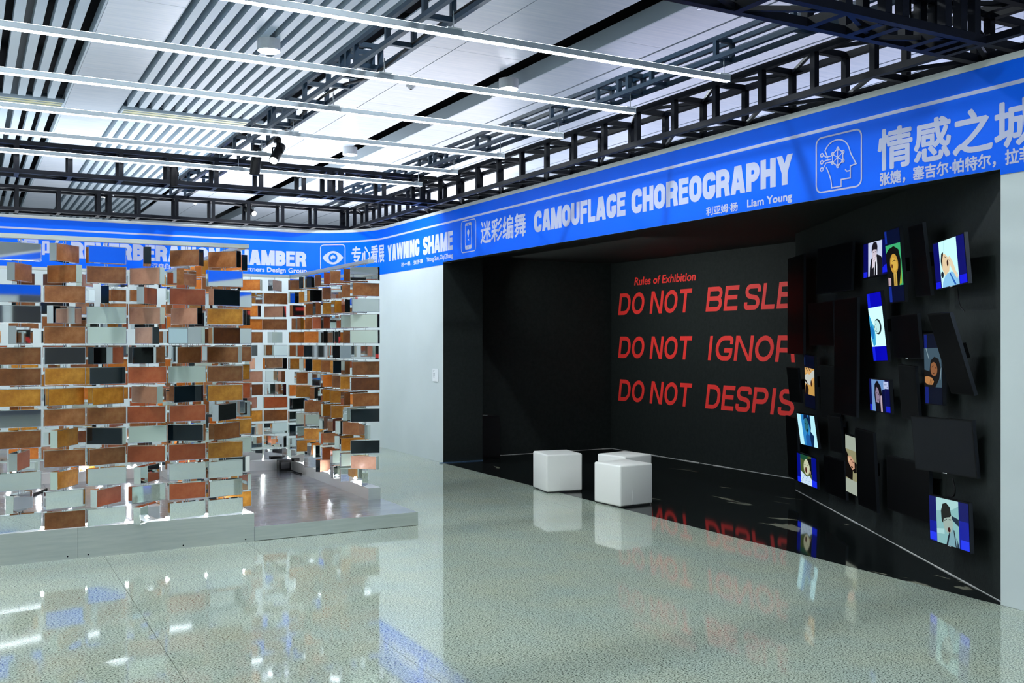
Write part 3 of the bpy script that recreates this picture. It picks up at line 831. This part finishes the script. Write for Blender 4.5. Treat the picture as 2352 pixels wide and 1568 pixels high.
FRONT = [  # column by column, left to right, top to bottom: face, side, angle (left edge turned forward = +)
    'MM10 BM64 MM0 MM5 MM68 BM0 BM4 AM0 MM3 BM4 TM70 MM10 MM60 MM8',
    'BM52 BW-50 BM2 MM42 BM0 MM4 AM6 AM25 BM0 AW55 BM0 AW55 MM12 BM2',
    'MM14 BM0 MK80 WM0 WM6 MK34 KM20 AM32 BM0 KW-32 BM18 MM8 TM46 MM10',
    'MK82 PW-48 TM62 PW-46 PK-72 MM24 TM-4 PW-58 TM-18 WM2 TM-20 MM52 MM22 MM50',
    'BK-50 MB60 TM6 PM-56 MW-40 BM40 WM-3 KM28 TM4 KB-30 TM0 MM4 TM3 MM8',
    'BM-52 MM6 KP32 AM-4 DM30 BW-44 BM2 AM3 MM48 BM32 AM4 MM10 MM14 MM6',
]
FX = [.337, .635, .921, 1.213, 1.507, 1.798]
LEDM = {}
def led_mesh():
    if 'l' not in LEDM:
        b_ = MB(); b_.tube((0, 0, 0), (0, 0, .005), .021, rod_mat, n=12); LEDM['r'] = b_.mesh('led_rim')
        b_ = MB(); b_.tube((0, 0, .0052), (0, 0, .020), .017, led_mat, .009, n=12); LEDM['l'] = b_.mesh('led_light')
    return LEDM
ROD = {}
def screen(label, axis, fixed, cols, zb, beam, segs, table=None, seed=1, rowgrp=None):
    """a screen of bricks on pairs of rods between a base rail and a top beam"""
    rnd = random.Random(seed)
    x0 = fixed if axis == 'Y' else cols[0]; y0 = fixed if axis == 'X' else cols[0]
    t = thing('brick_screen', label, 'sculpture', (x0, y0, 0))
    def rel(x, y, z=0): return (x - x0, y - y0, z)
    hw = .06
    for (a, c) in segs:
        b_ = MB()
        if axis == 'X': b_.box(a + .001 - x0, c - .001 - x0, -hw, hw, zb, .225, {'f': alu if zb < .1 else steel_rail, 't': rail_top, 'b': steel_rail, 'k': steel_rail, 'l': alu, 'r': alu})
        else: b_.box(-hw, hw, a + .001 - y0, c - .001 - y0, zb, .225, {'f': alu, 't': rail_top, 'b': steel_rail, 'k': steel_rail, 'l': steel_rail, 'r': steel_rail})
        b_.build('base_rail', t)
        if axis == 'X' and zb < .1:
            for xs in (a + .07, c - .07, (a + c) / 2 + .1):
                m_ = MB(); m_.tube(rel(xs, fixed - hw, zb + .022), rel(xs, fixed - hw - .0012, zb + .022), .006, plastic_black, n=8); m_.build('screw', t)
    a, c = beam
    b_ = MB()
    if axis == 'X': b_.box(a - x0, c - x0, -.03, .03, 2.347, 2.378, alu)
    else: b_.box(-.03, .03, a - y0, c - y0, 2.347, 2.378, alu)
    b_.build('top_beam', t)
    if 'r' not in ROD:
        m_ = MB()
        for dx in (-.008, .008): m_.tube((dx, 0, .225), (dx, 0, 2.347), .0024, rod_mat, n=6)
        ROD['r'] = m_.mesh('rod_pair')
    for i, cc in enumerate(cols):
        X, Y = (cc, fixed) if axis == 'X' else (fixed, cc)
        place('rod_pair', ROD['r'], t, rel(X, Y))
        row = table[i].split() if table and i < len(table) else None
        for k, z in enumerate(ZK):
            if row:
                f, sd = row[k][0], row[k][1]; ang = float(row[k][2:])
                if f == 'M' and rnd.random() < .0: f = 'W'
                bk = rnd.choice('BMTA')
            else:
                f = rnd.choices('BAOTMWKPD', (22, 13, 11, 8, 28, 4, 7, 3, 4))[0]
                bk = rnd.choices('BATMWK', (22, 10, 10, 44, 7, 7))[0]
                sd = rnd.choices('MWBK', (60, 14, 16, 10))[0]
                ang = rnd.choice((0, 0, 0, 4, -5, 12, -14, 22, -24, 36, -38, 50, -52, 64, -66, 78)) + rnd.uniform(-3, 3)
                if k > 10 and f in 'BATO' and rnd.random() < .55: f = 'M'
            place('brick', brick_mesh(f, bk, sd), t, rel(X, Y, z), (0, 0, R(ang)))
        if i < len(cols) - 1 or True:
            nx = cc + (.147 if axis == 'X' else .148)
            lo, hi = segs[0][0], segs[-1][1]
            if lo + .03 < nx < hi - .03:
                X2, Y2 = (nx, fixed) if axis == 'X' else (fixed, nx)
                lm = led_mesh()
                q_ = place('led_lamp', lm['r'], t, rel(X2, Y2, .225)); place('led_face', lm['l'], q_)
    return t
screen('front screen of rust brown and mirror bricks nearest the viewer, on a tall steel plinth', 'X', 8.0, [.337 - .296] + FX, 0.0, (PX0, 1.985), [(PX0, .72), (.72, 2.02)], ['BM0 ' * 14] + FRONT, 3)
screen('inner screen of bricks running back from the right end of the front screen', 'Y', 1.95, [8.33 + .297 * k for k in range(10)], .115, (8.04, 11.37), [(8.062, 9.6), (9.6, 11.39)], None, 11)
# first columns of the right screen follow the photograph
RIGHT = [
    'MM-40 BM3 MM0 WK-42 WK-38 MM-55 BM0 DM-8 BM4 KM-20 MM80 KM-14 PW-50 MM70',
    'BM12 BM-60 MM20 WM-8 BM10 MM-30 BM18 AM-20 BM14 WM30 BM-66 AM-6 WM-6 MM-10',
    'BM-25 MM-50 AM16 MM-30 MM36 KM6 KA8 BM-60 AM-30 AM-10 MM44 AM40 WM4 MM12',
]
screen('right screen of bricks receding along the platform edge beside the open steel deck', 'Y', 3.36, [9.03 + .297 * k for k in range(8)], .115, (8.86, 11.5), [(8.77, 9.07), (9.07, 10.42), (10.42, 11.39)], RIGHT, 5)
screen('back screen of bricks closing the pavilion behind the steel deck', 'X', 11.46, [3.157 - .293 * k for k in range(13)][::-1], .115, (PX0, 3.32), [(PX0, 1.2), (1.2, 3.42)], None, 9)

# black power box and cable at the inner corner
t = thing('power_box', 'small black power box in the far corner of the steel deck', 'box', (3.20, 11.24, .115))
b_ = MB(); b_.box(-.07, .07, -.05, .05, 0, .125, plastic_black); b_.build('body', t)
b_ = MB(); b_.box(-.05, .05, -.053, -.0505, .03, .10, mat('socket_grey', (.03, .03, .035), .4)); b_.build('socket_face', t)
cable('black cable lying from the power box along the deck corner', [(3.22, 11.20, .125), (3.26, 11.12, .125), (3.25, 10.98, .125), (3.27, 10.80, .125)], .008)
cable('black cable lying loose on the steel deck behind the front screen', [(.30, 9.1, .13), (.42, 9.5, .125), (.36, 9.9, .13), (.50, 10.4, .125), (.7, 10.9, .125)], .012)

# ------------------------------------------------------------------ stools
def stool(x, y, a, label):
    t = thing('cube_stool', label, 'stool', (x, y, 0), (0, 0, R(a)), group='white upholstered cube stools')
    bm = bmesh.new(); bmesh.ops.create_cube(bm, size=1.0)
    bmesh.ops.scale(bm, vec=(.41, .41, .395), verts=bm.verts)
    bmesh.ops.bevel(bm, geom=bm.edges[:], offset=.018, segments=4, affect='EDGES', profile=.5)
    for v in bm.verts:
        v.co.z += .1975 + .012
        if v.co.z > .38: v.co.z += .012 * max(0, 1 - (v.co.x ** 2 + v.co.y ** 2) / .06)
    me = bpy.data.meshes.new('cushion'); bm.to_mesh(me); bm.free()
    me.materials.append(stool_mat); me.polygons.foreach_set('use_smooth', [True] * len(me.polygons))
    place('cushion', me, t)
    b_ = MB(); b_.box(-.19, .19, -.19, .19, 0, .0125, stool_shade); b_.build('base', t)  # black slab stands in for the shadow line under the cushion
    b_ = MB()
    b_.tube((.2055, -.03, .03), (.2052, -.02, .37), .0016, stool_mat, n=5); b_.tube((-.06, -.2055, .03), (-.05, -.2053, .16), .0016, stool_mat, n=5)
    b_.build('fold_seam', t)
stool(5.586, 9.12, -9, 'white cube stool standing alone left of the other two')
stool(6.13, 8.64, 11, 'white cube stool half hidden behind the front one')
stool(5.683, 8.034, 4.5, 'white cube stool nearest the viewer, hiding another behind it')

# ------------------------------------------------------------------ alcove fittings
t = thing('black_cabinet', 'low black cabinet against the left alcove wall behind the jamb', 'cabinet', (6.27, 12.14, 0))
b_ = MB(); b_.box(-.18, .18, -.10, .10, 0, .58, mat('cabinet_black', (.008, .008, .009), .3)); b_.build('body', t)
b_ = MB(); b_.box(-.17, .17, -.115, -.101, .02, .55, MATS['cabinet_black']); b_.build('door', t)
b_ = MB(); b_.box(-.155, -.135, -.118, -.1155, .22, .32, mat('tag_grey', (.3, .32, .33), .5)); b_.build('tag', t)
b_ = MB(); b_.box(-.15, .02, -.03, .06, .5805, .586, MATS['tag_grey']); b_.build('paper', t)
b_ = MB(); b_.box(5.44, 6.07, 11.815, 11.848, 0.0015, .012, mat('threshold_blue', (.25, .45, .75), .12, .8))
tag(b_.build('threshold_strip'), 'shiny blue grey metal strip on the floor at the foot of the jamb', 'strip')
t = thing('wall_label', 'small white exhibit label on the wall left of the alcove', 'label', (5.496, 12.09, 1.15))
b_ = MB(); b_.box(-.004, 0, -.09, .09, -.085, .085, plastic_white); b_.build('plate', t)
b_ = MB()
for k, (w_, z) in enumerate(((.05, .06), (.03, .045), (.06, .02), (.06, .01), (.05, 0), (.06, -.01), (.05, -.03))): b_.box(-.0046, -.0041, .07 - w_, .07, z, z + .004, mat('ink_grey', (.2, .22, .25), .6))
b_.build('print', t)

# ------------------------------------------------------------------ television screens
TVS = [
 ('man', 0, 6.349, 5.535, 2.263, .051, .005, .012, .50), ('yellow', 1, 6.098, 5.093, 2.167, -.013, -.079, .001, .554),
 ('right', 0, 5.648, 4.299, 2.118, -.054, -.071, .031, .557), ('white', 1, 6.303, 5.456, 1.717, .004, -.095, .031, .553),
 ('scarf', 1, 5.804, 4.572, 1.411, .021, -.011, .023, .495), ('tilt', 1, 5.608, 4.228, 1.518, .031, -.295, .001, .549),
 ('selfie', 0, 6.28, 5.412, 1.174, -.002, -.044, .007, .458), ('bigblank', 0, 5.702, 4.395, .904, .232, -.083, .027, .641),
 ('boy', 0, 5.656, 4.312, .411, .06, -.013, .046, .544), ('beige', 1, 6.609, 5.995, .548, .01, -.021, -.021, .505),
 ('bluewoman', 0, 7.25, 7.129, .726, .029, -.126, .022, .559), ('baby', 0, 7.226, 7.085, .341, .09, -.042, -.01, .518),
 ('sepia', 1, 7.212, 7.06, 1.208, .041, -.039, -.048, .528), ('edge', 1, 7.44, 7.482, 1.971, .008, .002, -.002, 1.0),
 ('b1', 0, 6.838, 6.405, 2.255, .12, .032, .0, .732), ('b2', 0, 7.081, 6.834, 1.766, .029, -.028, 0, .708),
 ('b3', 1, 6.62, 6.034, 1.469, .01, .009, .006, 1.0), ('b4', 1, 5.895, 4.734, 2.172, -.052, -.115, -.006, .511),
 ('b5', 0, 6.06, 5.026, 1.635, -.033, -.075, .01, .561), ('b6', 1, 6.046, 4.999, 1.223, .157, -.116, -.046, .405),
 ('b7', 1, 6.402, 5.633, .563, .061, -.057, -.018, .637), ('b8', 0, 6.047, 5.008, .519, .047, -.015, .016, .72),
 ('b9', 1, 7.46, 7.495, 1.153, .3, -.141, -.028, .36), ('b10', 1, 7.516, 7.601, .494, .028, -.055, -.024, .646),
 ('b11', 1, 6.959, 6.612, 1.13, .25, -.063, -.03, .496), ('b12', 0, 6.896, 6.504, .364, .003, -.045, .031, .598),
 ('b13', 1, 6.889, 6.487, .757, .3, -.109, -.03, .33),
]
TVL = {
 'man': 'landscape television showing a man in a suit covering his mouth',
 'yellow': 'upright television showing a yellow-lit face against green',
 'right': 'bright landscape television of a man with his head back, nearest the top right',
 'white': 'leaning upright television with a white picture of a person lying sideways',
 'scarf': 'dim upright television showing a long haired person sideways on grey',
 'tilt': 'switched off black television leaning steeply beside the dim grey picture',
 'selfie': 'landscape television of a dark haired person with a white note in the corner',
 'bigblank': 'large blank dark grey television above the lowest lit one',
 'boy': 'lowest landscape television, of a yawning person with short dark hair',
 'beige': 'narrow upright television with a beige sideways portrait low on the wall',
 'bluewoman': 'slanting television with a blue face between two white bars',
 'baby': 'low television showing a yawning baby in a white spotted shirt',
 'sepia': 'small upright television with a sepia picture of hands near the red lettering',
 'edge': 'tall switched off television at the far end covering the red lettering',
 'b1': 'switched off landscape television in the top row right of the tall far one',
 'b2': 'switched off landscape television below the top row, left of the tall central one',
 'b3': 'tall switched off television in the middle of the wall',
 'b4': 'switched off upright television between the yellow face and the bright top right one',
 'b5': 'switched off television right of the leaning white picture',
 'b6': 'switched off upright television between the note picture and the dim grey one',
 'b7': 'switched off upright television just right of the beige portrait',
 'b8': 'wide switched off television low on the wall left of the lowest lit one',
 'b9': 'small switched off television overlapping the last red letters',
 'b10': 'switched off upright television at the far bottom end left of the baby picture',
 'b11': 'switched off upright television right of the sepia picture of hands',
 'b12': 'switched off landscape television right of the baby picture',
 'b13': 'small switched off upright television right of the slanting blue one',
}
NAVY, BLUEE, NV = '00003a', '0a10b8', '000a2c'
def sub(polys, k, hexs, *pl):
    for p in pl: polys.append((hexs, k, p))
def ell(cx, cy, rx, ry, n=18, rot=0.0):
    return [(cx + rx * math.cos(2 * PI * i / n) * math.cos(rot) - ry * math.sin(2 * PI * i / n) * math.sin(rot), cy + rx * math.cos(2 * PI * i / n) * math.sin(rot) + ry * math.sin(2 * PI * i / n) * math.cos(rot)) for i in range(n)]
def rc(x0, y0, x1, y1): return [(x0, y0), (x1, y0), (x1, y1), (x0, y1)]
PIC = {}
def pic(key):
    """flat picture shapes in screen shares (0..1 across, 0..1 up); list of (colour, strength, polygon)"""
    o = []
    A = lambda h, *pl, k=1.0: sub(o, k, h, *pl)
    def clip(x0, y0, x1, y1): return lambda u, v: (x0 + (x1 - x0) * u, y0 + (y1 - y0) * v)
    if key == 'man':
        A('030458', rc(0, 0, 1, 1)); A('1420e0', rc(0, 0, .16, .16), [(.78, .05), (1, .05), (1, .30), (.86, .26), (.78, .2)])
        m = clip(.20, 0, .76, 1); q = lambda *pts: [m(*p) for p in pts]
        A('c8d2ee', q((0, 0), (1, 0), (1, 1), (0, 1)))
        A('15141c', q((.1, 0), (.12, .25), (.22, .5), (.4, .6), (.62, .62), (.9, .55), (1, .48), (1, 0)))
        A('e8ecf8', q((.42, .02), (.42, .5), (.5, .58), (.62, .55), (.66, .3), (.66, .02)))
        A('121018', q((.47, .02), (.5, .4), (.56, .42), (.6, .02)))
        A('cfc4d2', [m(*p) for p in ell(.46, .66, .17, .17)])
        A('17131c', q((.26, .7), (.27, .86), (.38, .98), (.6, .99), (.68, .85), (.66, .62), (.62, .76), (.4, .78), (.3, .72)))
        A('4a4050', q((.36, .70), (.44, .71), (.44, .69), (.36, .68)), q((.5, .71), (.58, .71), (.58, .69), (.5, .69)))
        A('ddd2de', q((.28, .22), (.40, .26), (.56, .46), (.56, .58), (.44, .6), (.34, .54), (.30, .42)))
        A('8d8294', q((.40, .50), (.54, .56), (.54, .55), (.40, .485)), q((.38, .45), (.54, .50), (.54, .49), (.38, .435)))
    elif key == 'yellow':
        A('020a2c', rc(0, 0, 1, 1)); A('102a90', rc(.02, .0, .2, .22), rc(0, .82, .14, 1))
        m = clip(0, .22, 1, .80); q = lambda *pts: [m(*p) for p in pts]
        A('3cae72', q((0, 0), (1, 0), (1, 1), (0, 1))); A('9aae30', q((.75, .0), (.92, .05), (.96, .5), (.8, .4)))
        A('0a0a08', q((0, 0), (.75, 0), (.9, .3), (.95, .6), (.85, .85), (.55, .95), (.2, .9), (0, .8)))
        A('c89a3c', [m(*p) for p in ell(.50, .53, .27, .24, rot=-.2)]); A('d8b04a', q((.28, .5), (.5, .34), (.72, .42), (.66, .62), (.4, .7)))
        A('5a2a12', [m(*p) for p in ell(.36, .48, .05, .05)]); A('3a2410', q((.4, .6), (.56, .62), (.56, .60), (.4, .585)), q((.6, .6), (.7, .58), (.7, .57), (.6, .585)))
        A('caa850', q((.4, 0), (.62, 0), (.64, .30), (.5, .34), (.42, .3))); A('8a6a28', q((.5, 0), (.53, 0), (.55, .28), (.52, .28)))
        A('b8a0a8', q((.02, .02), (.2, .02), (.22, .2), (.04, .22)))
    elif key == 'right':
        A('02066a', rc(0, 0, 1, 1)); A('1018e8', rc(0, 0, .16, .14), rc(.78, 0, 1, .18))
        m = clip(.19, 0, .76, 1); q = lambda *pts: [m(*p) for p in pts]
        A('c4f4f4', q((0, 0), (1, 0), (1, 1), (0, 1)), k=1.1); A('a8e0e8', q((.26, .6), (.28, .6), (.3, 1), (.28, 1)))
        A('8cc8f0', q((.05, 0), (1, 0), (.95, .25), (.6, .30), (.3, .28), (.1, .12)))
        A('e6cfa8', q((.14, .62), (.2, .72), (.3, .72), (.42, .66), (.50, .60), (.56, .5), (.5, .32), (.25, .24), (.12, .4)))
        A('1a140e', q((.10, .40), (.06, .58), (.12, .74), (.24, .76), (.22, .70), (.15, .60), (.14, .48)))
        A('3a2018', [m(*p) for p in ell(.44, .50, .05, .07)]); A('3a2a20', q((.30, .66), (.38, .63), (.37, .62), (.30, .645)))
        A('e8d8b8', q((.44, .60), (.58, .64), (.72, .52), (.86, .30), (.98, .18), (.9, .12), (.66, .34), (.52, .5)))
        A('b89878', q((.5, .58), (.6, .52), (.6, .51), (.5, .565)))
        A('2060b8', q((.5, .28), (.56, .28), (.84, .02), (.76, 0)))
        A('15202c', [m(*p) for p in ell(.10, .28, .08, .07)])
    elif key == 'white':
        A('0000b8', rc(0, 0, 1, 1)); A('1020e0', rc(0, .0, .2, .25), rc(0, .76, .2, 1))
        m = clip(0, .21, 1, .79); q = lambda *pts: [m(*p) for p in pts]
        A('c8fafa', q((0, 0), (1, 0), (1, 1), (0, 1)), k=1.15)
        A('38a8d8', q((0, .86), (.12, .70), (.3, .5), (.34, .3), (.3, .05), (.12, 0), (0, .3))); A('1a78c0', q((0, .5), (.14, .55), (.26, .42), (.2, .2), (.06, .2)))
        A('1a2830', [m(*p) for p in ell(.56, .50, .26, .20)]); A('c0ecec', [m(*p) for p in ell(.50, .50, .22, .165)])
        A('2a3c44', q((.42, .56), (.46, .60), (.46, .53)), q((.42, .44), (.46, .48), (.46, .42)), q((.30, .5), (.36, .54), (.35, .46)))
        A('7ab0b8', q((.3, .40), (.4, .36), (.5, .37), (.4, .42)))
    elif key == 'scarf':
        A('02061e', rc(0, 0, 1, 1)); A('0a1a70', rc(.02, .0, .22, .26), rc(.02, .78, .18, 1))
        m = clip(0, .24, 1, .80); q = lambda *pts: [m(*p) for p in pts]
        A('3c5260', q((0, 0), (1, 0), (1, 1), (0, 1))); A('8aa0a8', q((.1, 1), (.14, 1), (.3, .72), (.27, .72)), q((.9, .2), (.93, .2), (.99, .5), (.97, .5)))
        A('0c0807', q((0, .0), (.64, 0), (.85, .2), (.96, .5), (.84, .72), (.6, .78), (.38, .68), (.3, .4), (0, .45)))
        A('8a5a38', [m(*p) for p in ell(.56, .46, .20, .18, rot=-.3)]); A('2a1610', q((.44, .52), (.54, .56), (.54, .545), (.44, .5)), q((.62, .50), (.72, .5), (.72, .485), (.62, .485)), q((.5, .36), (.6, .37), (.6, .35), (.5, .34)))
        A('b07a48', q((.02, .12), (.2, .06), (.46, .06), (.56, .14), (.44, .24), (.2, .28), (.02, .26))); A('5a3820', q((.3, .07), (.32, .07), (.36, .2), (.34, .2)), q((.4, .08), (.42, .08), (.46, .19), (.44, .19)))
    elif key == 'selfie':
        A('04084a', rc(0, 0, 1, 1)); A('1420c8', rc(0, 0, .16, .2), rc(.8, .02, 1, .2))
        m = clip(.12, 0, .78, 1); q = lambda *pts: [m(*p) for p in pts]
        A('6a92c8', q((0, 0), (1, 0), (1, 1), (0, 1))); A('02063a', q((.72, 0), (1, 0), (1, .72), (.8, .7), (.72, .4)))
        A('0c0a12', q((.28, 0), (.85, 0), (.8, .5), (.7, .8), (.45, .98), (.24, .85), (.2, .5)))
        A('8c7c94', q((.30, .3), (.28, .6), (.36, .78), (.52, .7), (.6, .45), (.52, .26))); A('1c1420', q((.34, .58), (.42, .6), (.42, .57), (.34, .56)), q((.46, .56), (.54, .56), (.54, .53), (.46, .53)), q((.42, .37), (.5, .38), (.5, .35), (.42, .34)))
        A('b8a4b4', q((.66, .5), (.72, .52), (.76, .46), (.78, 0), (.66, 0), (.64, .3)))
        A('b8c4e8', rc(.72, .74, .96, .96)); A('5a6a90', rc(.75, .86, .88, .875), rc(.75, .83, .86, .84), rc(.88, .77, .92, .80))
    elif key == 'boy':
        A('06149a', rc(0, 0, 1, 1)); A('040a60', rc(0, .45, .19, 1), rc(.76, .6, 1, 1)); A('2038f0', rc(0, .02, .18, .2), rc(.8, .0, 1, .2))
        m = clip(.19, 0, .76, 1); q = lambda *pts: [m(*p) for p in pts]
        A('86b8ba', q((0, 0), (1, 0), (1, 1), (0, 1))); A('a8d4d4', q((0, .7), (.6, .75), (1, .9), (1, 1), (0, 1)), q((0, .2), (.35, .22), (.35, .34), (0, .3)))
        A('16283c', q((.42, 0), (.52, .22), (.9, .2), (1, .0)), q((.66, .60), (1, .46), (1, .62), (.72, .66)))
        A('7aa4b0', q((.5, 0), (.56, .3), (.74, .42), (.92, .12), (.9, 0)))
        A('9cb0a8', [m(*p) for p in ell(.52, .50, .22, .24, rot=.25)])
        A('1a1c18', q((.24, .50), (.22, .72), (.30, .88), (.46, .92), (.62, .84), (.68, .66), (.60, .62), (.48, .60), (.34, .56), (.30, .46)))
        A('28302c', q((.36, .53), (.48, .57), (.48, .55), (.36, .51)), q((.56, .57), (.66, .58), (.66, .56), (.56, .555))); A('401414', [m(*p) for p in ell(.57, .34, .06, .055)])
        A('141c28', q((.44, 0), (.5, 0), (.60, .26), (.56, .28)), q((.84, 0), (.88, 0), (.80, .36), (.76, .36)))
    elif key == 'beige':
        A('a0aa9c', rc(0, 0, 1, 1)); A('8f8c6a', rc(0, .24, 1, .76))
        A('0c0806', [(0, .26), (.62, .24), (.66, .44), (0, .46)], [(0, .76), (.28, .64), (.7, .60), (.98, .55), (1, .40), (.8, .38), (.5, .44), (0, .46)])
        A('c8987c', [(.20, .64), (.5, .65), (.8, .58), (.82, .46), (.62, .42), (.34, .50), (.2, .56)]); A('e0b890', [(.2, .62), (.4, .62), (.44, .54), (.24, .56)])
        A('3a1c14', ell(.5, .59, .05, .008), ell(.68, .56, .05, .008), ell(.58, .47, .10, .014))
    elif key == 'bluewoman':
        A('b8f0fc', rc(0, 0, 1, 1)); A('2e86c8', [(.24, 0), (.72, 0), (.66, .4), (.74, 1), (.22, 1)])
        A('0c2850', [(.60, 0), (.78, 0), (.86, .35), (.68, .5), (.62, .9), (.66, 1), (.76, 1), (.74, .6), (.6, .2)]); A('0a1a3c', [(.36, .82), (.40, 1), (.60, 1), (.66, .8), (.62, .66), (.58, .84), (.44, .88)])
        A('2c6c78', ell(.50, .66, .12, .24)); A('0a2440', [(.42, .72), (.48, .73), (.48, .70), (.42, .69)], [(.53, .72), (.59, .71), (.59, .69), (.53, .70)], ell(.52, .50, .035, .05)); A('1c5aa0', [(.36, 0), (.66, 0), (.62, .34), (.48, .42), (.38, .3)])
    elif key == 'baby':
        A('040e86', rc(0, 0, 1, 1)); A('1830f0', rc(0, 0, .2, .18), rc(.76, 0, 1, .22))
        m = clip(.18, 0, .76, 1); q = lambda *pts: [m(*p) for p in pts]
        A('4a5a2c', q((0, 0), (1, 0), (1, 1), (0, 1))); A('1a4a34', q((0, .85), (.6, .8), (.7, 1), (0, 1))); A('0c1410', q((.6, .9), (1, .95), (1, .4), (.7, .4)))
        A('c4c8a8', [m(*p) for p in ell(.56, .60, .27, .28)]); A('14100c', q((.6, .88), (.8, .85), (.92, .66), (.88, .5), (.82, .66), (.72, .8)))
        A('4a2018', [m(*p) for p in ell(.50, .50, .08, .10)]); A('4a4434', q((.36, .68), (.46, .69), (.46, .67), (.36, .66)), q((.58, .69), (.68, .68), (.68, .66), (.58, .67))); A('b8987c', [m(*p) for p in ell(.86, .46, .06, .07)])
        A('c8e0f4', q((0, 0), (1, 0), (1, .22), (.8, .34), (.5, .28), (.3, .34), (0, .42)))
        for k_ in range(12): A('486a9c', [m(*p) for p in ell(.08 + .075 * k_, .06 + .08 * ((k_ * 5) % 4) * .9, .02, .02, 6)])
    elif key == 'sepia':
        A('02081e', rc(0, 0, 1, 1)); A('0a2a60', rc(.0, .8, .08, .95))
        m = clip(.02, .25, .98, .76); q = lambda *pts: [m(*p) for p in pts]
        A('c89a50', q((0, 0), (1, 0), (1, 1), (0, 1))); A('c4c8c0', q((0, .4), (.6, .36), (1, .66), (1, .96), (.5, .85), (0, .7)))
        A('d8a868', q((0, .8), (.5, .76), (.8, .9), (.7, 1), (0, 1)), q((.5, .3), (.9, .5), (.96, .7), (.7, .6))); A('3a1c10', q((.1, .98), (.3, .86), (.34, .88), (.16, 1)), q((.4, 1), (.6, .84), (.64, .86), (.46, 1)), [m(*p) for p in ell(.68, .44, .07, .12)])
        A('1c1410', q((0, 0), (.36, 0), (.4, .2), (.2, .42), (.05, .3)), q((0, .55), (.16, .52), (.3, .40), (.26, .38), (0, .48)))
    return o
LIT = {'man', 'yellow', 'right', 'white', 'scarf', 'selfie', 'boy', 'beige', 'bluewoman', 'baby', 'sepia'}
base_ang = math.atan2(-dw.y, -dw.x)
for i, (key, port, x, y, z, yaw, pit, rol, Wd) in enumerate(TVS):
    Hd = Wd * .58
    if port: Wd, Hd = Hd, Wd
    # stagger the depth so that neighbouring sets never touch
    push = {'b3': .03, 'b2': -.03, 'b13': -.04, 'b11': -.03, 'b9': .02, 'yellow': .02, 'man': -.02, 'b6': -.04, 'b8': -.04, 'b12': -.04, 'baby': .02, 'b7': 0.02, 'scarf': -.02, 'tilt': .03, 'b5': -.03}.get(key, 0)
    b0 = base_ang + yaw
    ex = Vector((math.cos(b0), math.sin(b0), 0)); ez = Vector((0, 0, 1)); ey = ez.cross(ex)
    ez2 = ez * math.cos(pit) + ey * math.sin(pit)
    ax = ex * math.cos(rol) + ez2 * math.sin(rol); az = -ex * math.sin(rol) + ez2 * math.cos(rol)
    # pull the true roll into the wall plane
    ay = az.cross(ax)
    M = Matrix((ax, ay, az)).transposed()
    loc = Vector((x, y, z)) + Vector((nw.x, nw.y, 0)) * push
    t = thing('television', TVL[key], 'television', loc, M.to_euler(), group='televisions hung on the black slanting wall')
    th = .024; bz = .008
    b_ = MB(); b_.box(-Wd / 2, Wd / 2, 0.0, th, -Hd / 2, Hd / 2, {'f': tv_case, 'k': tv_case, 'l': tv_case, 'r': tv_edge, 't': tv_case, 'b': tv_case})
    b_.box(-Wd * .3, Wd * .3, th, th + .02, -Hd * .3, Hd * .3, tv_case); b_.build('casing', t)
    b_ = MB()
    gl = mat('tv_glass_grey', (0.006, 0.007, 0.010), 0.45, spec=0.15) if key == 'bigblank' else tv_glass
    w2, h2 = Wd / 2 - bz, Hd / 2 - bz
    b_.face([(-w2, -.001, -h2), (w2, -.001, -h2), (w2, -.001, h2), (-w2, -.001, h2)], gl); b_.build('screen', t)
    b_ = MB(); b_.box(-.05, .05, th + .02, th + .022 + .05, -.05, .05, tv_case); b_.build('wall_mount', t)
    if key in LIT:
        b_ = MB()
        for n_, (hx, k_, poly) in enumerate(pic(key)):
            b_.face([((u * 2 - 1) * w2, -.0015 - .00006 * n_, (v * 2 - 1) * h2) for u, v in poly], scr(hx, k_))
        b_.build('picture', t)
    if key in ('bigblank', 'boy', 'right', 'b5'):
        b_ = MB(); b_.box(-.02, .02, -.002, 0, -Hd / 2 + .002, -Hd / 2 + .006, plastic_white); b_.build('badge', t)
# hanging power leads
cable('thin black lead hanging below the bright top right television', [(5.62, 4.22, 1.95), (5.63, 4.21, 1.84), (5.60, 4.15, 1.79)], .004)
cable('thin black lead hanging below the large blank television', [(5.68, 4.30, .70), (5.67, 4.28, .60), (5.72, 4.38, .57)], .006)

print('objects', len(bpy.data.objects))
